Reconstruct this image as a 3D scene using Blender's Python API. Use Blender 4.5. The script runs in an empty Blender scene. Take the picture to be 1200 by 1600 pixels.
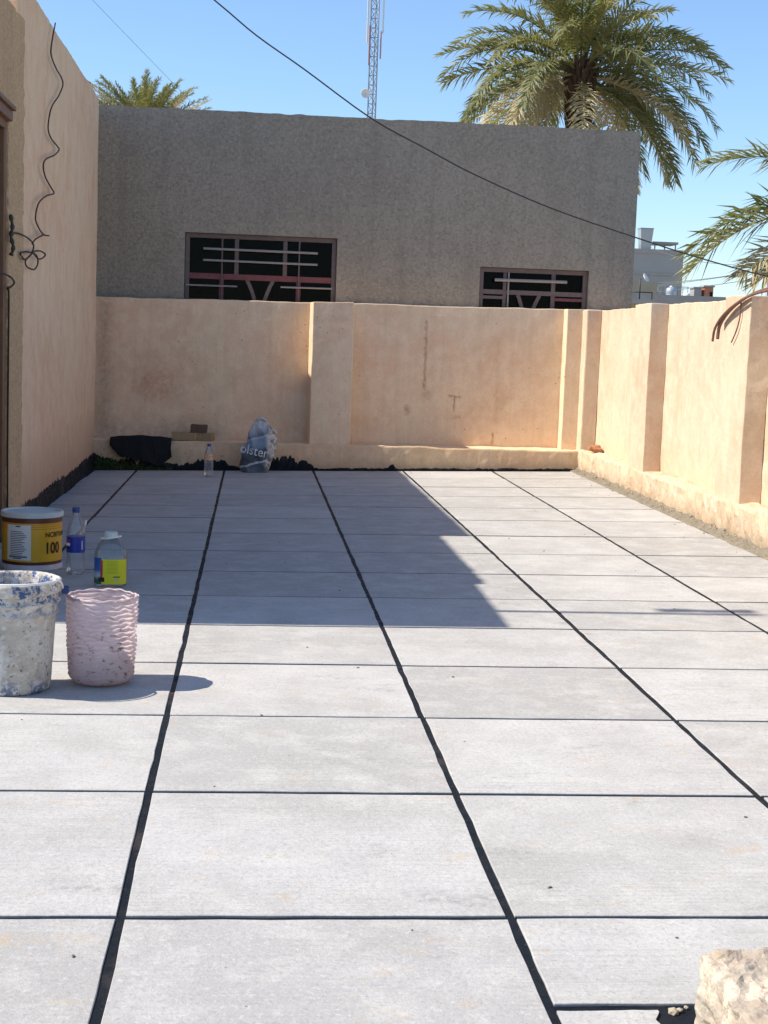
import bpy, bmesh, math, random
from mathutils import Vector, Matrix, noise
from mathutils.bvhtree import BVHTree
R = math.radians
random.seed(11)
scene = bpy.context.scene

# ------------------------------------------------------------------ camera
EYE = Vector((0, 0, 1.25))
cam_data = bpy.data.cameras.new('camera')
cam = bpy.data.objects.new('camera', cam_data)
scene.collection.objects.link(cam)
scene.camera = cam
cam_data.sensor_fit = 'VERTICAL'
cam_data.sensor_height = 36
cam_data.lens = 2300 / 1600 * 36
cam_data.clip_start = 0.05
cam_data.clip_end = 6000
PITCH, YAW, ROLL = 0.1144, 0.0913, 0.0357
fw = Vector((math.sin(YAW) * math.cos(PITCH), math.cos(YAW) * math.cos(PITCH), -math.sin(PITCH)))
r0 = Vector((math.cos(YAW), -math.sin(YAW), 0)); u0 = r0.cross(fw)
rr = r0 * math.cos(ROLL) + u0 * math.sin(ROLL); uu = u0 * math.cos(ROLL) - r0 * math.sin(ROLL)
cam.matrix_world = Matrix(((rr.x, uu.x, -fw.x, EYE.x), (rr.y, uu.y, -fw.y, EYE.y), (rr.z, uu.z, -fw.z, EYE.z), (0, 0, 0, 1)))

# ------------------------------------------------------------------ sky, sun, exposure
SUN_EL = R(49.2)
SUN_BACK = R(0.6)          # the sun stands on the left, a hair behind the rear wall
world = bpy.data.worlds.new('World'); scene.world = world
world.use_nodes = True
wn = world.node_tree.nodes; wl = world.node_tree.links
sky = wn.new('ShaderNodeTexSky'); sky.sky_type = 'NISHITA'
sky.sun_disc = False
sky.sun_elevation = SUN_EL
sky.sun_rotation = R(-90) + SUN_BACK
sky.altitude = 0; sky.air_density = 1.0; sky.dust_density = 0.35; sky.ozone_density = 6.0
wn['Background'].inputs['Strength'].default_value = 0.124
wl.new(sky.outputs[0], wn['Background'].inputs['Color'])
sd = bpy.data.lights.new('sun', 'SUN'); sd.energy = 4.4; sd.angle = R(0.53); sd.color = (1.0, 0.905, 0.78)
sun = bpy.data.objects.new('sun', sd); scene.collection.objects.link(sun)
to_sun = Vector((-math.cos(SUN_EL) * math.cos(SUN_BACK), math.cos(SUN_EL) * math.sin(SUN_BACK), math.sin(SUN_EL)))
sun.rotation_euler = to_sun.to_track_quat('Z', 'Y').to_euler()
scene.view_settings.view_transform = 'Standard'
scene.view_settings.look = 'None'
scene.view_settings.exposure = 0.66
scene.view_settings.gamma = 1
scene.render.engine = 'CYCLES'
scene.cycles.use_denoising = True
scene.cycles.max_bounces = 10
scene.cycles.transparent_max_bounces = 24
scene.cycles.sample_clamp_indirect = 6

# ------------------------------------------------------------------ helpers
COL = scene.collection

def link(o, parent=None):
    COL.objects.link(o)
    if parent is not None:
        o.parent = parent
        o.matrix_parent_inverse = parent.matrix_world.inverted() if parent.type != 'EMPTY' else Matrix()
    return o

def empty(name, loc=(0, 0, 0)):
    o = bpy.data.objects.new(name, None); o.empty_display_size = 0.1
    COL.objects.link(o); o.location = loc
    return o

def tag(o, label=None, cat=None, group=None, kind=None):
    if label: o['label'] = label
    if cat: o['category'] = cat
    if group: o['group'] = group
    if kind: o['kind'] = kind
    return o

def mesh_obj(name, verts, faces, mat, parent=None, smooth=False, sub=None):
    me = bpy.data.meshes.new(name)
    me.from_pydata([tuple(v) for v in verts], [], faces)
    me.materials.append(mat)
    if smooth:
        for p in me.polygons: p.use_smooth = True
    me.update()
    o = bpy.data.objects.new(name, me)
    COL.objects.link(o)
    if parent is not None: o.parent = parent
    return o

def bm_obj(name, bm, mat, parent=None, smooth=False):
    me = bpy.data.meshes.new(name)
    bmesh.ops.recalc_face_normals(bm, faces=bm.faces)
    bm.to_mesh(me); bm.free()
    me.materials.append(mat)
    if smooth:
        for p in me.polygons: p.use_smooth = True
    o = bpy.data.objects.new(name, me)
    COL.objects.link(o)
    if parent is not None: o.parent = parent
    return o

def nz(x, y, z, s=1.0):
    return noise.noise(Vector((x * s, y * s, z * s)))

def slab(name, lo, hi, mat, parent=None, seg=(1, 1, 1), jit=0.0, js=2.0, bev=0.0, ztop=None, fine=0.0, fs=9.0, drop=()):
    """a box cut into segments; its points wander by smooth noise, edges are worn round.
    drop: faces to leave out where another piece covers them ('-z' and so on)"""
    bm = bmesh.new()
    nx, ny, nzz = seg
    def P(i, j, k):
        x = lo[0] + (hi[0] - lo[0]) * i / nx; y = lo[1] + (hi[1] - lo[1]) * j / ny
        zt = hi[2] if ztop is None else ztop(x, y)
        return x, y, lo[2] + (zt - lo[2]) * k / nzz
    vs = {}
    def V(i, j, k):
        if (i, j, k) not in vs: vs[(i, j, k)] = bm.verts.new(P(i, j, k))
        return vs[(i, j, k)]
    for i in range(nx):
        for j in range(ny):
            for k, key in ((0, '-z'), (nzz, '+z')):
                if key in drop: continue
                bm.faces.new((V(i, j, k), V(i + 1, j, k), V(i + 1, j + 1, k), V(i, j + 1, k)))
    for i in range(nx):
        for k in range(nzz):
            for j, key in ((0, '-y'), (ny, '+y')):
                if key in drop: continue
                bm.faces.new((V(i, j, k), V(i + 1, j, k), V(i + 1, j, k + 1), V(i, j, k + 1)))
    for j in range(ny):
        for k in range(nzz):
            for i, key in ((0, '-x'), (nx, '+x')):
                if key in drop: continue
                bm.faces.new((V(i, j, k), V(i, j + 1, k), V(i, j + 1, k + 1), V(i, j, k + 1)))
    bmesh.ops.recalc_face_normals(bm, faces=bm.faces)
    if bev > 0:
        ed = [e for e in bm.edges if len(e.link_faces) == 2 and e.calc_face_angle(0) > 0.9]
        bmesh.ops.bevel(bm, geom=ed, offset=bev, segments=2, profile=0.6, affect='EDGES', clamp_overlap=True)
    if jit or fine:
        for v in bm.verts:
            c = v.co.copy()
            d = Vector((nz(c.x, c.y, c.z, js), nz(c.x + 31, c.y, c.z, js), nz(c.x, c.y + 57, c.z, js))) * jit
            if fine:
                d += Vector((nz(c.x, c.y + 9, c.z, fs), nz(c.x + 3, c.y, c.z, fs), nz(c.x, c.y, c.z + 7, fs))) * fine
            v.co = c + d
    return bm_obj(name, bm, mat, parent)

def tube(bm, pts, rad, n=6, cap=True):
    pts = [Vector(p) for p in pts]
    rads = rad if isinstance(rad, (list, tuple)) else [rad] * len(pts)
    rings = []; up = None
    for i, p in enumerate(pts):
        t = (pts[min(i + 1, len(pts) - 1)] - pts[max(i - 1, 0)])
        if t.length < 1e-9: t = Vector((0, 0, 1))
        t.normalize()
        if up is None:
            up = Vector((0, 0, 1)) if abs(t.z) < 0.9 else Vector((1, 0, 0))
        a = t.cross(up)
        if a.length < 1e-6: a = t.orthogonal()
        a.normalize(); b = a.cross(t); up = -b if False else b
        b.normalize()
        rings.append([bm.verts.new(p + (a * math.cos(2 * math.pi * k / n) + b * math.sin(2 * math.pi * k / n)) * rads[i]) for k in range(n)])
    for i in range(len(rings) - 1):
        for k in range(n):
            bm.faces.new((rings[i][k], rings[i][(k + 1) % n], rings[i + 1][(k + 1) % n], rings[i + 1][k]))
    if cap:
        bm.faces.new(rings[0][::-1]); bm.faces.new(rings[-1])

def tube_obj(name, pts, rad, mat, parent=None, n=6):
    bm = bmesh.new(); tube(bm, pts, rad, n)
    return bm_obj(name, bm, mat, parent, smooth=True)

def spline(pts, k=6):
    pts = [Vector(p) for p in pts]; out = []
    for i in range(len(pts) - 1):
        p0 = pts[max(i - 1, 0)]; p1 = pts[i]; p2 = pts[i + 1]; p3 = pts[min(i + 2, len(pts) - 1)]
        for j in range(k):
            t = j / k
            out.append(0.5 * ((2 * p1) + (p2 - p0) * t + (2 * p0 - 5 * p1 + 4 * p2 - p3) * t * t + (3 * p1 - p0 - 3 * p2 + p3) * t ** 3))
    out.append(pts[-1]); return out

def lathe_bm(profile, n=48, sq=None, wob=None, cap=True):
    """profile (radius, z) turned about z; sq squares the section, wob(a, z, r) moves the radius"""
    bm = bmesh.new(); rings = []
    for (r, z) in profile:
        ring = []
        for k in range(n):
            a = 2 * math.pi * k / n
            q = r
            if sq:
                q = r / (abs(math.cos(a)) ** sq + abs(math.sin(a)) ** sq) ** (1 / sq)
            dz = 0
            if wob:
                w = wob(a, z, r); q += w[0]; dz = w[1]
            ring.append(bm.verts.new((q * math.cos(a), q * math.sin(a), z + dz)))
        rings.append(ring)
    for i in range(len(rings) - 1):
        for k in range(n):
            bm.faces.new((rings[i][k], rings[i][(k + 1) % n], rings[i + 1][(k + 1) % n], rings[i + 1][k]))
    if cap and profile[0][0] > 1e-4: bm.faces.new(rings[0][::-1])
    return bm, rings

def text_points(body, size, bold=0.0):
    cu = bpy.data.curves.new('text', 'FONT'); cu.body = body; cu.size = size; cu.resolution_u = 3; cu.offset = size * bold
    to = bpy.data.objects.new('text', cu); COL.objects.link(to)
    dg = bpy.context.evaluated_depsgraph_get(); dg.update()
    me = bpy.data.meshes.new_from_object(to.evaluated_get(dg))
    bm = bmesh.new(); bm.from_mesh(me)
    bmesh.ops.triangulate(bm, faces=bm.faces)
    bmesh.ops.subdivide_edges(bm, edges=[e for e in bm.edges if e.calc_length() > size * 0.25], cuts=2, use_grid_fill=True)
    vs = [v.co.copy() for v in bm.verts]; bm.verts.index_update()
    fs = [[v.index for v in f.verts] for f in bm.faces]
    bm.free(); bpy.data.objects.remove(to); bpy.data.meshes.remove(me)
    return vs, fs

# ------------------------------------------------------------------ materials
class NT:
    def __init__(s, name, rough=0.8, spec=0.3):
        s.m = bpy.data.materials.new(name); s.m.use_nodes = True
        s.t = s.m.node_tree; s.b = s.t.nodes['Principled BSDF']
        s.b.inputs['Roughness'].default_value = rough
        s.b.inputs['Specular IOR Level'].default_value = spec
        tc = s.t.nodes.new('ShaderNodeTexCoord'); s.obj = tc.outputs['Object']
    def n(s, typ, **kw):
        nd = s.t.nodes.new(typ)
        for k, v in kw.items(): setattr(nd, k, v)
        return nd
    def inp(s, sock, v):
        if isinstance(v, bpy.types.NodeSocket): s.t.links.new(v, sock)
        elif isinstance(v, (tuple, list)) and len(v) == 3 and sock.type == 'RGBA': sock.default_value = (*v, 1)
        else: sock.default_value = v
    def mapv(s, scale=(1, 1, 1), loc=(0, 0, 0), rot=(0, 0, 0), vec=None):
        nd = s.n('ShaderNodeMapping'); s.inp(nd.inputs['Vector'], vec or s.obj)
        nd.inputs['Scale'].default_value = scale; nd.inputs['Location'].default_value = loc; nd.inputs['Rotation'].default_value = rot
        return nd.outputs[0]
    def noise(s, scale=5, detail=4, rough=0.55, vec=None, dist=0.0):
        nd = s.n('ShaderNodeTexNoise'); s.inp(nd.inputs['Vector'], vec or s.obj)
        nd.inputs['Scale'].default_value = scale; nd.inputs['Detail'].default_value = detail
        nd.inputs['Roughness'].default_value = rough; nd.inputs['Distortion'].default_value = dist
        return nd.outputs['Fac']
    def vor(s, scale=20, vec=None, out='Distance', rnd=1.0):
        nd = s.n('ShaderNodeTexVoronoi'); s.inp(nd.inputs['Vector'], vec or s.obj)
        nd.inputs['Scale'].default_value = scale; nd.inputs['Randomness'].default_value = rnd
        return nd.outputs[out]
    def ramp(s, fac, stops):
        nd = s.n('ShaderNodeValToRGB'); s.inp(nd.inputs[0], fac)
        e = nd.color_ramp.elements
        while len(e) < len(stops): e.new(0.5)
        for el, (p, c) in zip(e, stops):
            el.position = p; el.color = (c, c, c, 1) if not isinstance(c, (tuple, list)) else (*c, 1)
        return nd.outputs[0]
    def mix(s, fac, a, b, mode='MIX'):
        nd = s.n('ShaderNodeMix', data_type='RGBA', blend_type=mode)
        s.inp(nd.inputs[0], fac); s.inp(nd.inputs[6], a); s.inp(nd.inputs[7], b)
        return nd.outputs[2]
    def math(s, op, a, b=0.0, c=None):
        nd = s.n('ShaderNodeMath', operation=op); s.inp(nd.inputs[0], a); s.inp(nd.inputs[1], b)
        if c is not None: s.inp(nd.inputs[2], c)
        return nd.outputs[0]
    def sep(s, vec=None):
        nd = s.n('ShaderNodeSeparateXYZ'); s.inp(nd.inputs[0], vec or s.obj); return nd.outputs
    def rand(s):
        return s.n('ShaderNodeObjectInfo').outputs['Random']
    def bump(s, h, strength=0.5, dist=0.01, prev=None):
        nd = s.n('ShaderNodeBump'); s.inp(nd.inputs['Height'], h)
        nd.inputs['Strength'].default_value = strength; nd.inputs['Distance'].default_value = dist
        if prev is not None: s.inp(nd.inputs['Normal'], prev)
        return nd.outputs[0]
    def box(s, ax, az, x0, x1, z0, z1, soft=0.01):
        """1 inside a soft-edged rectangle of two coordinates"""
        def band(v, a, b):
            l = s.n('ShaderNodeMapRange'); s.inp(l.inputs[0], v); l.inputs[1].default_value = a - soft; l.inputs[2].default_value = a + soft
            h = s.n('ShaderNodeMapRange'); s.inp(h.inputs[0], v); h.inputs[1].default_value = b - soft; h.inputs[2].default_value = b + soft
            return s.math('SUBTRACT', l.outputs[0], h.outputs[0])
        return s.math('MULTIPLY', band(ax, x0, x1), band(az, z0, z1))
    def out(s, color, normal=None, rough=None):
        s.inp(s.b.inputs['Base Color'], color)
        if normal is not None: s.inp(s.b.inputs['Normal'], normal)
        if rough is not None: s.inp(s.b.inputs['Roughness'], rough)
        return s.m

def plain(name, col, rough=0.6, spec=0.3, metal=0.0, var=0.25, scale=14, bump=0.0):
    n = NT(name, rough, spec); n.b.inputs['Metallic'].default_value = metal
    f = n.noise(scale, 5, 0.6)
    c = n.mix(f, tuple(x * (1 - var) for x in col), tuple(min(1, x * (1 + var)) for x in col))
    nm = n.bump(n.noise(scale * 6, 3), bump, 0.003) if bump else None
    return n.out(c, nm)

def wall_plaster(name, base=(0.62, 0.42, 0.265), patches=None, dirt_z=None, worn=0.0, spots=0.0, bump=0.55, gr=230):
    n = NT(name, 0.92, 0.12)
    big = n.noise(1.1, 4, 0.6); mid = n.noise(7, 5, 0.65); streak = n.noise(1.0, 5, 0.6, n.mapv((16, 16, 0.9)))
    c = n.mix(n.ramp(big, [(0.38, 0.0), (0.60, 1.0)]), base, (base[0] * 0.97, base[1] * 0.86, base[2] * 0.84))
    c = n.mix(n.ramp(n.noise(2.6, 6, 0.7, n.mapv((1, 1, 0.8), (8, 3, 2))), [(0.50, 0.0), (0.66, 0.5)]), c, (base[0] * 0.80, base[1] * 0.72, base[2] * 0.62))
    c = n.mix(n.ramp(mid, [(0.42, 0.0), (0.62, 0.7)]), c, (base[0] * 1.08, base[1] * 1.1, base[2] * 1.12))
    c = n.mix(n.ramp(streak, [(0.48, 0.0), (0.75, 0.38)]), c, (base[0] * 0.74, base[1] * 0.70, base[2] * 0.66))
    o = n.sep()
    if worn:
        w = n.ramp(n.noise(5.5, 7, 0.72, n.mapv((1, 1, 1.4))), [(0.50, 0.0), (0.58, worn)])
        c = n.mix(w, c, (0.66, 0.56, 0.43))
        w2 = n.ramp(n.noise(19, 8, 0.8, n.mapv((1, 1, 0.6), (4, 1, 2))), [(0.545, 0.0), (0.62, worn * 0.85)])
        c = n.mix(w2, c, (0.33, 0.24, 0.16))
    if dirt_z:
        lo, hi, col, amt = dirt_z
        mr = n.n('ShaderNodeMapRange'); n.inp(mr.inputs[0], n.math('ADD', o[2], n.math('MULTIPLY', n.noise(9, 5, 0.7), 0.30)))
        mr.inputs[1].default_value = hi + 0.15; mr.inputs[2].default_value = lo + 0.15
        c = n.mix(n.math('MULTIPLY', mr.outputs[0], amt), c, col)
    if spots:
        v = n.vor(13, n.mapv((1, 1, 1)))
        sp = n.math('MULTIPLY', n.ramp(v, [(0.05, 1.0), (0.10, 0.0)]), n.ramp(n.noise(2.3, 2), [(0.52, 0.0), (0.58, spots)]))
        c = n.mix(sp, c, (0.06, 0.04, 0.045))
    if patches:
        wob = n.math('MULTIPLY', n.math('SUBTRACT', n.noise(18, 4, 0.7), 0.5), 0.05)
        ax = n.math('ADD', o[0], wob); az = n.math('ADD', o[2], n.math('MULTIPLY', wob, 2.0))
        tex = n.ramp(n.noise(22, 5, 0.7), [(0.35, 0.25), (0.6, 1.0)])
        for (x0, x1, z0, z1, soft, col, amt) in patches:
            f = n.math('MULTIPLY', n.math('MULTIPLY', n.box(ax, az, x0, x1, z0, z1, soft), tex), amt)
            c = n.mix(f, c, col)
    c = n.mix(n.ramp(n.noise(38, 5, 0.75, n.mapv((1, 1, 0.7), (2, 6, 1))), [(0.52, 0.0), (0.68, 0.45)]), c, (base[0] * 0.80, base[1] * 0.74, base[2] * 0.68))
    h = n.math('ADD', n.math('MULTIPLY', n.noise(gr, 3, 0.7), 0.6), n.math('MULTIPLY', n.noise(26, 4, 0.6), 1.0))
    c = n.mix(n.math('MULTIPLY', n.ramp(n.noise(gr * 0.6, 3, 0.75), [(0.36, 1.0), (0.5, 0.0)]), 0.35), c, (base[0] * 0.6, base[1] * 0.56, base[2] * 0.52))
    return n.out(c, n.bump(h, bump, 0.006))

RUST = (0.36, 0.15, 0.05); BROWN = (0.30, 0.17, 0.09)
M = {}
M['rear'] = wall_plaster('rear_wall_plaster', (0.81, 0.635, 0.445), patches=[
    (1.675, 1.700, 0.80, 1.48, 0.010, (0.40, 0.24, 0.12), 0.85), (1.67, 1.76, 0.70, 0.80, 0.03, (0.42, 0.24, 0.11), 0.5),
    (1.985, 2.003, 0.60, 0.75, 0.007, BROWN, 1.0), (1.93, 2.06, 0.735, 0.755, 0.012, BROWN, 0.9),
    (1.50, 1.55, 0.56, 0.64, 0.020, BROWN, 0.7), (1.99, 2.06, 0.52, 0.56, 0.016, BROWN, 0.6),
    (2.385, 2.40, 0.27, 0.40, 0.007, RUST, 0.9), (2.40, 2.43, 0.5, 1.3, 0.02, (0.44, 0.26, 0.13), 0.28),
    (1.62, 2.30, 0.50, 0.62, 0.12, (0.5, 0.3, 0.2), 0.4), (1.0, 1.07, 0.3, 1.3, 0.04, (0.55, 0.36, 0.17), 0.35),
    (-1.15, -0.72, 0.60, 0.95, 0.10, (0.50, 0.20, 0.13), 0.55), (-1.5, -0.3, 0.22, 0.40, 0.10, (0.34, 0.25, 0.20), 0.6),
    (-1.5, -1.38, 0.3, 1.6, 0.06, (0.33, 0.22, 0.15), 0.6)], spots=0.75)  # last two patches darken the panel's lower left and its left edge
M['plinth_rear'] = wall_plaster('rear_plinth_plaster', (0.76, 0.58, 0.38), dirt_z=(0.02, 0.16, (0.40, 0.30, 0.19), 0.55), worn=0.25, spots=1.0)
M['side'] = wall_plaster('side_wall_plaster', (0.70, 0.57, 0.42), dirt_z=(0.2, 0.5, (0.66, 0.52, 0.37), 0.5))
M['plinth_side'] = wall_plaster('side_plinth_plaster', (0.68, 0.54, 0.38), dirt_z=(0.0, 0.20, (0.30, 0.225, 0.145), 0.95), worn=1.0, spots=0.5, bump=0.9, gr=120)
M['house'] = wall_plaster('house_wall_plaster', (0.75, 0.57, 0.39), dirt_z=(0.1, 0.55, (0.42, 0.27, 0.19), 0.8), bump=0.5)

def coarse(name, a, b, pit, sc=95, bmp=1.0, dist=0.012):
    n = NT(name, 0.95, 0.1)
    g = n.noise(sc, 6, 0.8); big = n.noise(0.9, 5, 0.65); med = n.noise(7, 5, 0.7); clump = n.noise(sc * 0.6, 5, 0.75, n.mapv((1, 1, 1), (5, 1, 2)))
    c = n.mix(n.ramp(big, [(0.38, 0), (0.64, 1)]), a, b)
    c = n.mix(n.ramp(med, [(0.44, 0), (0.68, 0.35)]), c, tuple(x * 0.78 for x in b))
    c = n.mix(n.ramp(n.noise(sc * 0.8, 6, 0.8), [(0.42, 0.5), (0.50, 0)]), c, pit)
    c = n.mix(n.ramp(clump, [(0.50, 0), (0.62, 0.5)]), c, tuple(min(1, x * 1.28) for x in a))
    drip = n.ramp(n.noise(1.0, 5, 0.65, n.mapv((5, 5, 0.35), (2, 0, 5))), [(0.50, 0), (0.70, 0.4)])
    c = n.mix(drip, c, tuple(x * 0.72 for x in b))
    h = n.math('ADD', n.math('MULTIPLY', g, 1.3), n.math('ADD', n.math('MULTIPLY', med, 0.5), clump))
    return n.out(c, n.bump(h, bmp, dist))
M['stucco'] = coarse('coarse_tan_stucco', (0.70, 0.51, 0.31), (0.64, 0.47, 0.29), (0.36, 0.23, 0.13), 60, 1.0, 0.012)
M['grey_stucco'] = coarse('grey_brown_stucco', (0.485, 0.43, 0.35), (0.41, 0.36, 0.295), (0.23, 0.20, 0.16), 48, 1.0, 0.02)

def tile_mat():
    n = NT('cast_concrete', 0.85, 0.18)
    rnd = n.rand()
    geo = n.n('ShaderNodeNewGeometry').outputs['Position']
    off = n.n('ShaderNodeCombineXYZ'); n.inp(off.inputs[0], n.math('MULTIPLY', rnd, 37.0)); n.inp(off.inputs[1], n.math('MULTIPLY', rnd, 91.0))
    va = n.n('ShaderNodeVectorMath', operation='ADD'); n.inp(va.inputs[0], geo); n.inp(va.inputs[1], off.outputs[0]); p = va.outputs[0]
    c = n.mix(rnd, (0.355, 0.353, 0.343), (0.50, 0.497, 0.484))
    c = n.mix(n.ramp(n.noise(1.9, 6, 0.65, p), [(0.36, 0.0), (0.62, 0.75)]), c, (0.355, 0.348, 0.328))
    c = n.mix(n.ramp(n.noise(5.5, 7, 0.72, p), [(0.46, 0.0), (0.66, 0.7)]), c, (0.515, 0.508, 0.482))
    br = n.noise(1, 4, 0.6, n.mapv((2.0, 130, 1), vec=p)); brm = n.ramp(n.noise(1.7, 3, 0.5, n.mapv((1, 1, 1), (5, 2, 0), vec=p)), [(0.40, 0.0), (0.56, 1.0)])
    c = n.mix(n.math('MULTIPLY', n.ramp(br, [(0.46, 0), (0.64, 0.34)]), brm), c, (0.30, 0.295, 0.28))
    c = n.mix(n.ramp(n.noise(75, 4, 0.75, p), [(0.36, 0.45), (0.5, 0.0)]), c, (0.27, 0.267, 0.26))
    c = n.mix(n.ramp(n.noise(60, 4, 0.75, n.mapv((1, 1, 1), (9, 9, 0), vec=p)), [(0.55, 0.0), (0.68, 0.5)]), c, (0.56, 0.555, 0.54))
    tan = n.math('MULTIPLY', n.ramp(n.noise(3.1, 6, 0.78, n.mapv((1, 2.2, 1), (11, 4, 0), vec=p)), [(0.565, 0), (0.64, 0.8)]), n.ramp(n.noise(24, 5, 0.7, p), [(0.46, 0.05), (0.6, 1)]))
    c = n.mix(tan, c, (0.44, 0.35, 0.25))
    drk = n.math('MULTIPLY', n.ramp(n.noise(2.3, 5, 0.7, n.mapv((1, 1.8, 1), (3, 14, 0), vec=p)), [(0.57, 0), (0.68, 0.55)]), n.ramp(n.noise(40, 5, 0.7, p), [(0.42, 0.1), (0.6, 1)]))
    c = n.mix(drk, c, (0.22, 0.215, 0.21))
    for sc, wd, lo in ((9.0, 0.026, 0.50), (4.1, 0.018, 0.40), (17.0, 0.030, 0.62)):
        pw = n.n('ShaderNodeVectorMath', operation='ADD'); n.inp(pw.inputs[0], p)
        nn_ = n.n('ShaderNodeTexNoise'); n.inp(nn_.inputs['Vector'], p); nn_.inputs['Scale'].default_value = 60
        sc_ = n.n('ShaderNodeVectorMath', operation='SCALE'); n.inp(sc_.inputs[0], nn_.outputs['Color']); sc_.inputs['Scale'].default_value = 0.012; n.inp(pw.inputs[1], sc_.outputs[0])
        v = n.vor(sc, pw.outputs[0]); keep = n.ramp(n.vor(sc, pw.outputs[0], 'Color'), [(lo, 0.0), (lo + 0.03, 1.0)])
        c = n.mix(n.math('MULTIPLY', n.ramp(v, [(wd * 0.5, 0.9), (wd, 0.0)]), keep), c, (0.09, 0.08, 0.07))
    h = n.math('ADD', n.math('MULTIPLY', br, 0.6), n.math('ADD', n.noise(120, 4, 0.75, p), n.noise(28, 4, 0.6, p)))
    return n.out(c, n.bump(h, 0.5, 0.004))
M['tile'] = tile_mat()

def bitumen():
    n = NT('bitumen', 0.6, 0.2)
    c = n.mix(n.ramp(n.noise(14, 5, 0.7), [(0.45, 0), (0.75, 1)]), (0.004, 0.007, 0.011), (0.016, 0.017, 0.019))
    c = n.mix(n.ramp(n.noise(80, 3, 0.7), [(0.64, 0), (0.74, 0.5)]), c, (0.11, 0.095, 0.08))
    dust = n.ramp(n.noise(1.3, 5, 0.7), [(0.56, 0), (0.72, 0.55)])
    c = n.mix(dust, c, (0.11, 0.085, 0.07))
    return n.out(c, n.bump(n.noise(70, 5, 0.7), 0.6, 0.006), n.ramp(n.noise(30, 3), [(0.3, 0.45), (0.7, 0.8)]))
M['bitumen'] = bitumen()
M['mortar'] = plain('rough_mortar', (0.21, 0.185, 0.14), 0.95, 0.1, 0, 0.5, 22, 0.9)
M['rubble'] = plain('rubble', (0.42, 0.36, 0.27), 0.95, 0.1, 0, 0.3, 40, 0.5)
M['brick'] = plain('tan_brick', (0.34, 0.25, 0.14), 0.95, 0.1, 0, 0.3, 40, 0.7)
M['dark_brick'] = plain('dark_brick', (0.13, 0.09, 0.07), 0.95, 0.1, 0, 0.3, 40, 0.7)
M['block'] = wall_plaster('block_plaster', (0.42, 0.375, 0.30), worn=0.9, spots=0.6, bump=1.0, gr=90)
M['moss'] = plain('moss', (0.05, 0.08, 0.03), 0.95, 0.1, 0, 0.6, 30, 0.9)
M['wood'] = plain('brown_door_paint', (0.17, 0.09, 0.05), 0.5, 0.4, 0, 0.35, 8, 0.3)
M['door_panel'] = plain('door_glass_film', (0.10, 0.10, 0.055), 0.25, 0.5, 0, 0.4, 4)
M['frame'] = plain('mauve_window_paint', (0.15, 0.115, 0.11), 0.6, 0.3, 0, 0.35, 20, 0.3)
M['frame_red'] = plain('red_primer', (0.19, 0.065, 0.07), 0.6, 0.3, 0, 0.5, 20, 0.3)
M['bar'] = plain('pale_bar', (0.30, 0.27, 0.255), 0.5, 0.4, 0, 0.25, 25)
M['dark'] = plain('painted_dark_interior', (0.02, 0.018, 0.016), 0.95, 0.1)  # darkness of rooms and openings put into a near-black colour
M['cable'] = plain('black_cable', (0.035, 0.033, 0.033), 0.5, 0.4)
M['wire'] = plain('dark_wire', (0.035, 0.018, 0.014), 0.6, 0.3)
M['thin_cable'] = plain('grey_cable', (0.16, 0.17, 0.18), 0.6, 0.3)
M['steel'] = plain('galvanised_steel', (0.20, 0.22, 0.24), 0.5, 0.4, 0.3)
M['white_paint'] = plain('white_paint', (0.72, 0.72, 0.70), 0.5, 0.4, 0, 0.1)
M['red_paint'] = plain('faded_red_paint', (0.42, 0.25, 0.24), 0.6, 0.3)
M['ground'] = plain('dusty_ground', (0.34, 0.28, 0.20), 0.95, 0.1, 0, 0.3, 0.3)
M['far_grey'] = plain('grey_render', (0.33, 0.345, 0.34), 0.9, 0.1, 0, 0.1, 0.6)
M['far_ochre'] = plain('ochre_render', (0.42, 0.34, 0.17), 0.9, 0.1, 0, 0.2, 2)
M['far_pink'] = plain('pink_render', (0.55, 0.40, 0.34), 0.9, 0.1, 0, 0.2, 2)
M['far_beige'] = plain('beige_render', (0.36, 0.31, 0.22), 0.9, 0.1, 0, 0.2, 2)
M['far_conc'] = plain('bare_concrete', (0.34, 0.33, 0.31), 0.9, 0.1, 0, 0.25, 2)
M['far_orange'] = plain('orange_brick', (0.48, 0.20, 0.12), 0.9, 0.1, 0, 0.25, 8)
M['tank'] = plain('sheet_metal_tank', (0.36, 0.41, 0.44), 0.4, 0.5, 0.4, 0.15, 3)
M['stalk'] = plain('brown_stalk', (0.20, 0.105, 0.075), 0.6, 0.3, 0, 0.35, 30, 0.3)

def leaf_mat(name, a, b, dry):
    n = NT(name, 0.5, 0.35)
    c = n.mix(n.rand(), a, b)
    c = n.mix(n.ramp(n.noise(2.5, 4, 0.6), [(0.5, 0), (0.72, 0.75)]), c, dry)
    n.inp(n.b.inputs['Base Color'], c)
    tr = n.n('ShaderNodeBsdfTranslucent'); n.inp(tr.inputs[0], n.mix(0.5, c, (0.30, 0.30, 0.06)))
    mx = n.n('ShaderNodeMixShader'); mx.inputs[0].default_value = 0.32
    n.t.links.new(n.b.outputs[0], mx.inputs[1]); n.t.links.new(tr.outputs[0], mx.inputs[2])
    n.t.links.new(mx.outputs[0], n.t.nodes['Material Output'].inputs[0])
    return n.m
M['frond'] = leaf_mat('palm_leaf', (0.25, 0.25, 0.10), (0.14, 0.17, 0.075), (0.46, 0.40, 0.20))
M['frond_dry'] = leaf_mat('dry_palm_leaf', (0.52, 0.45, 0.28), (0.42, 0.36, 0.20), (0.60, 0.53, 0.36))
M['frond_young'] = leaf_mat('young_palm_leaf', (0.34, 0.33, 0.09), (0.24, 0.26, 0.08), (0.50, 0.42, 0.12))
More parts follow.
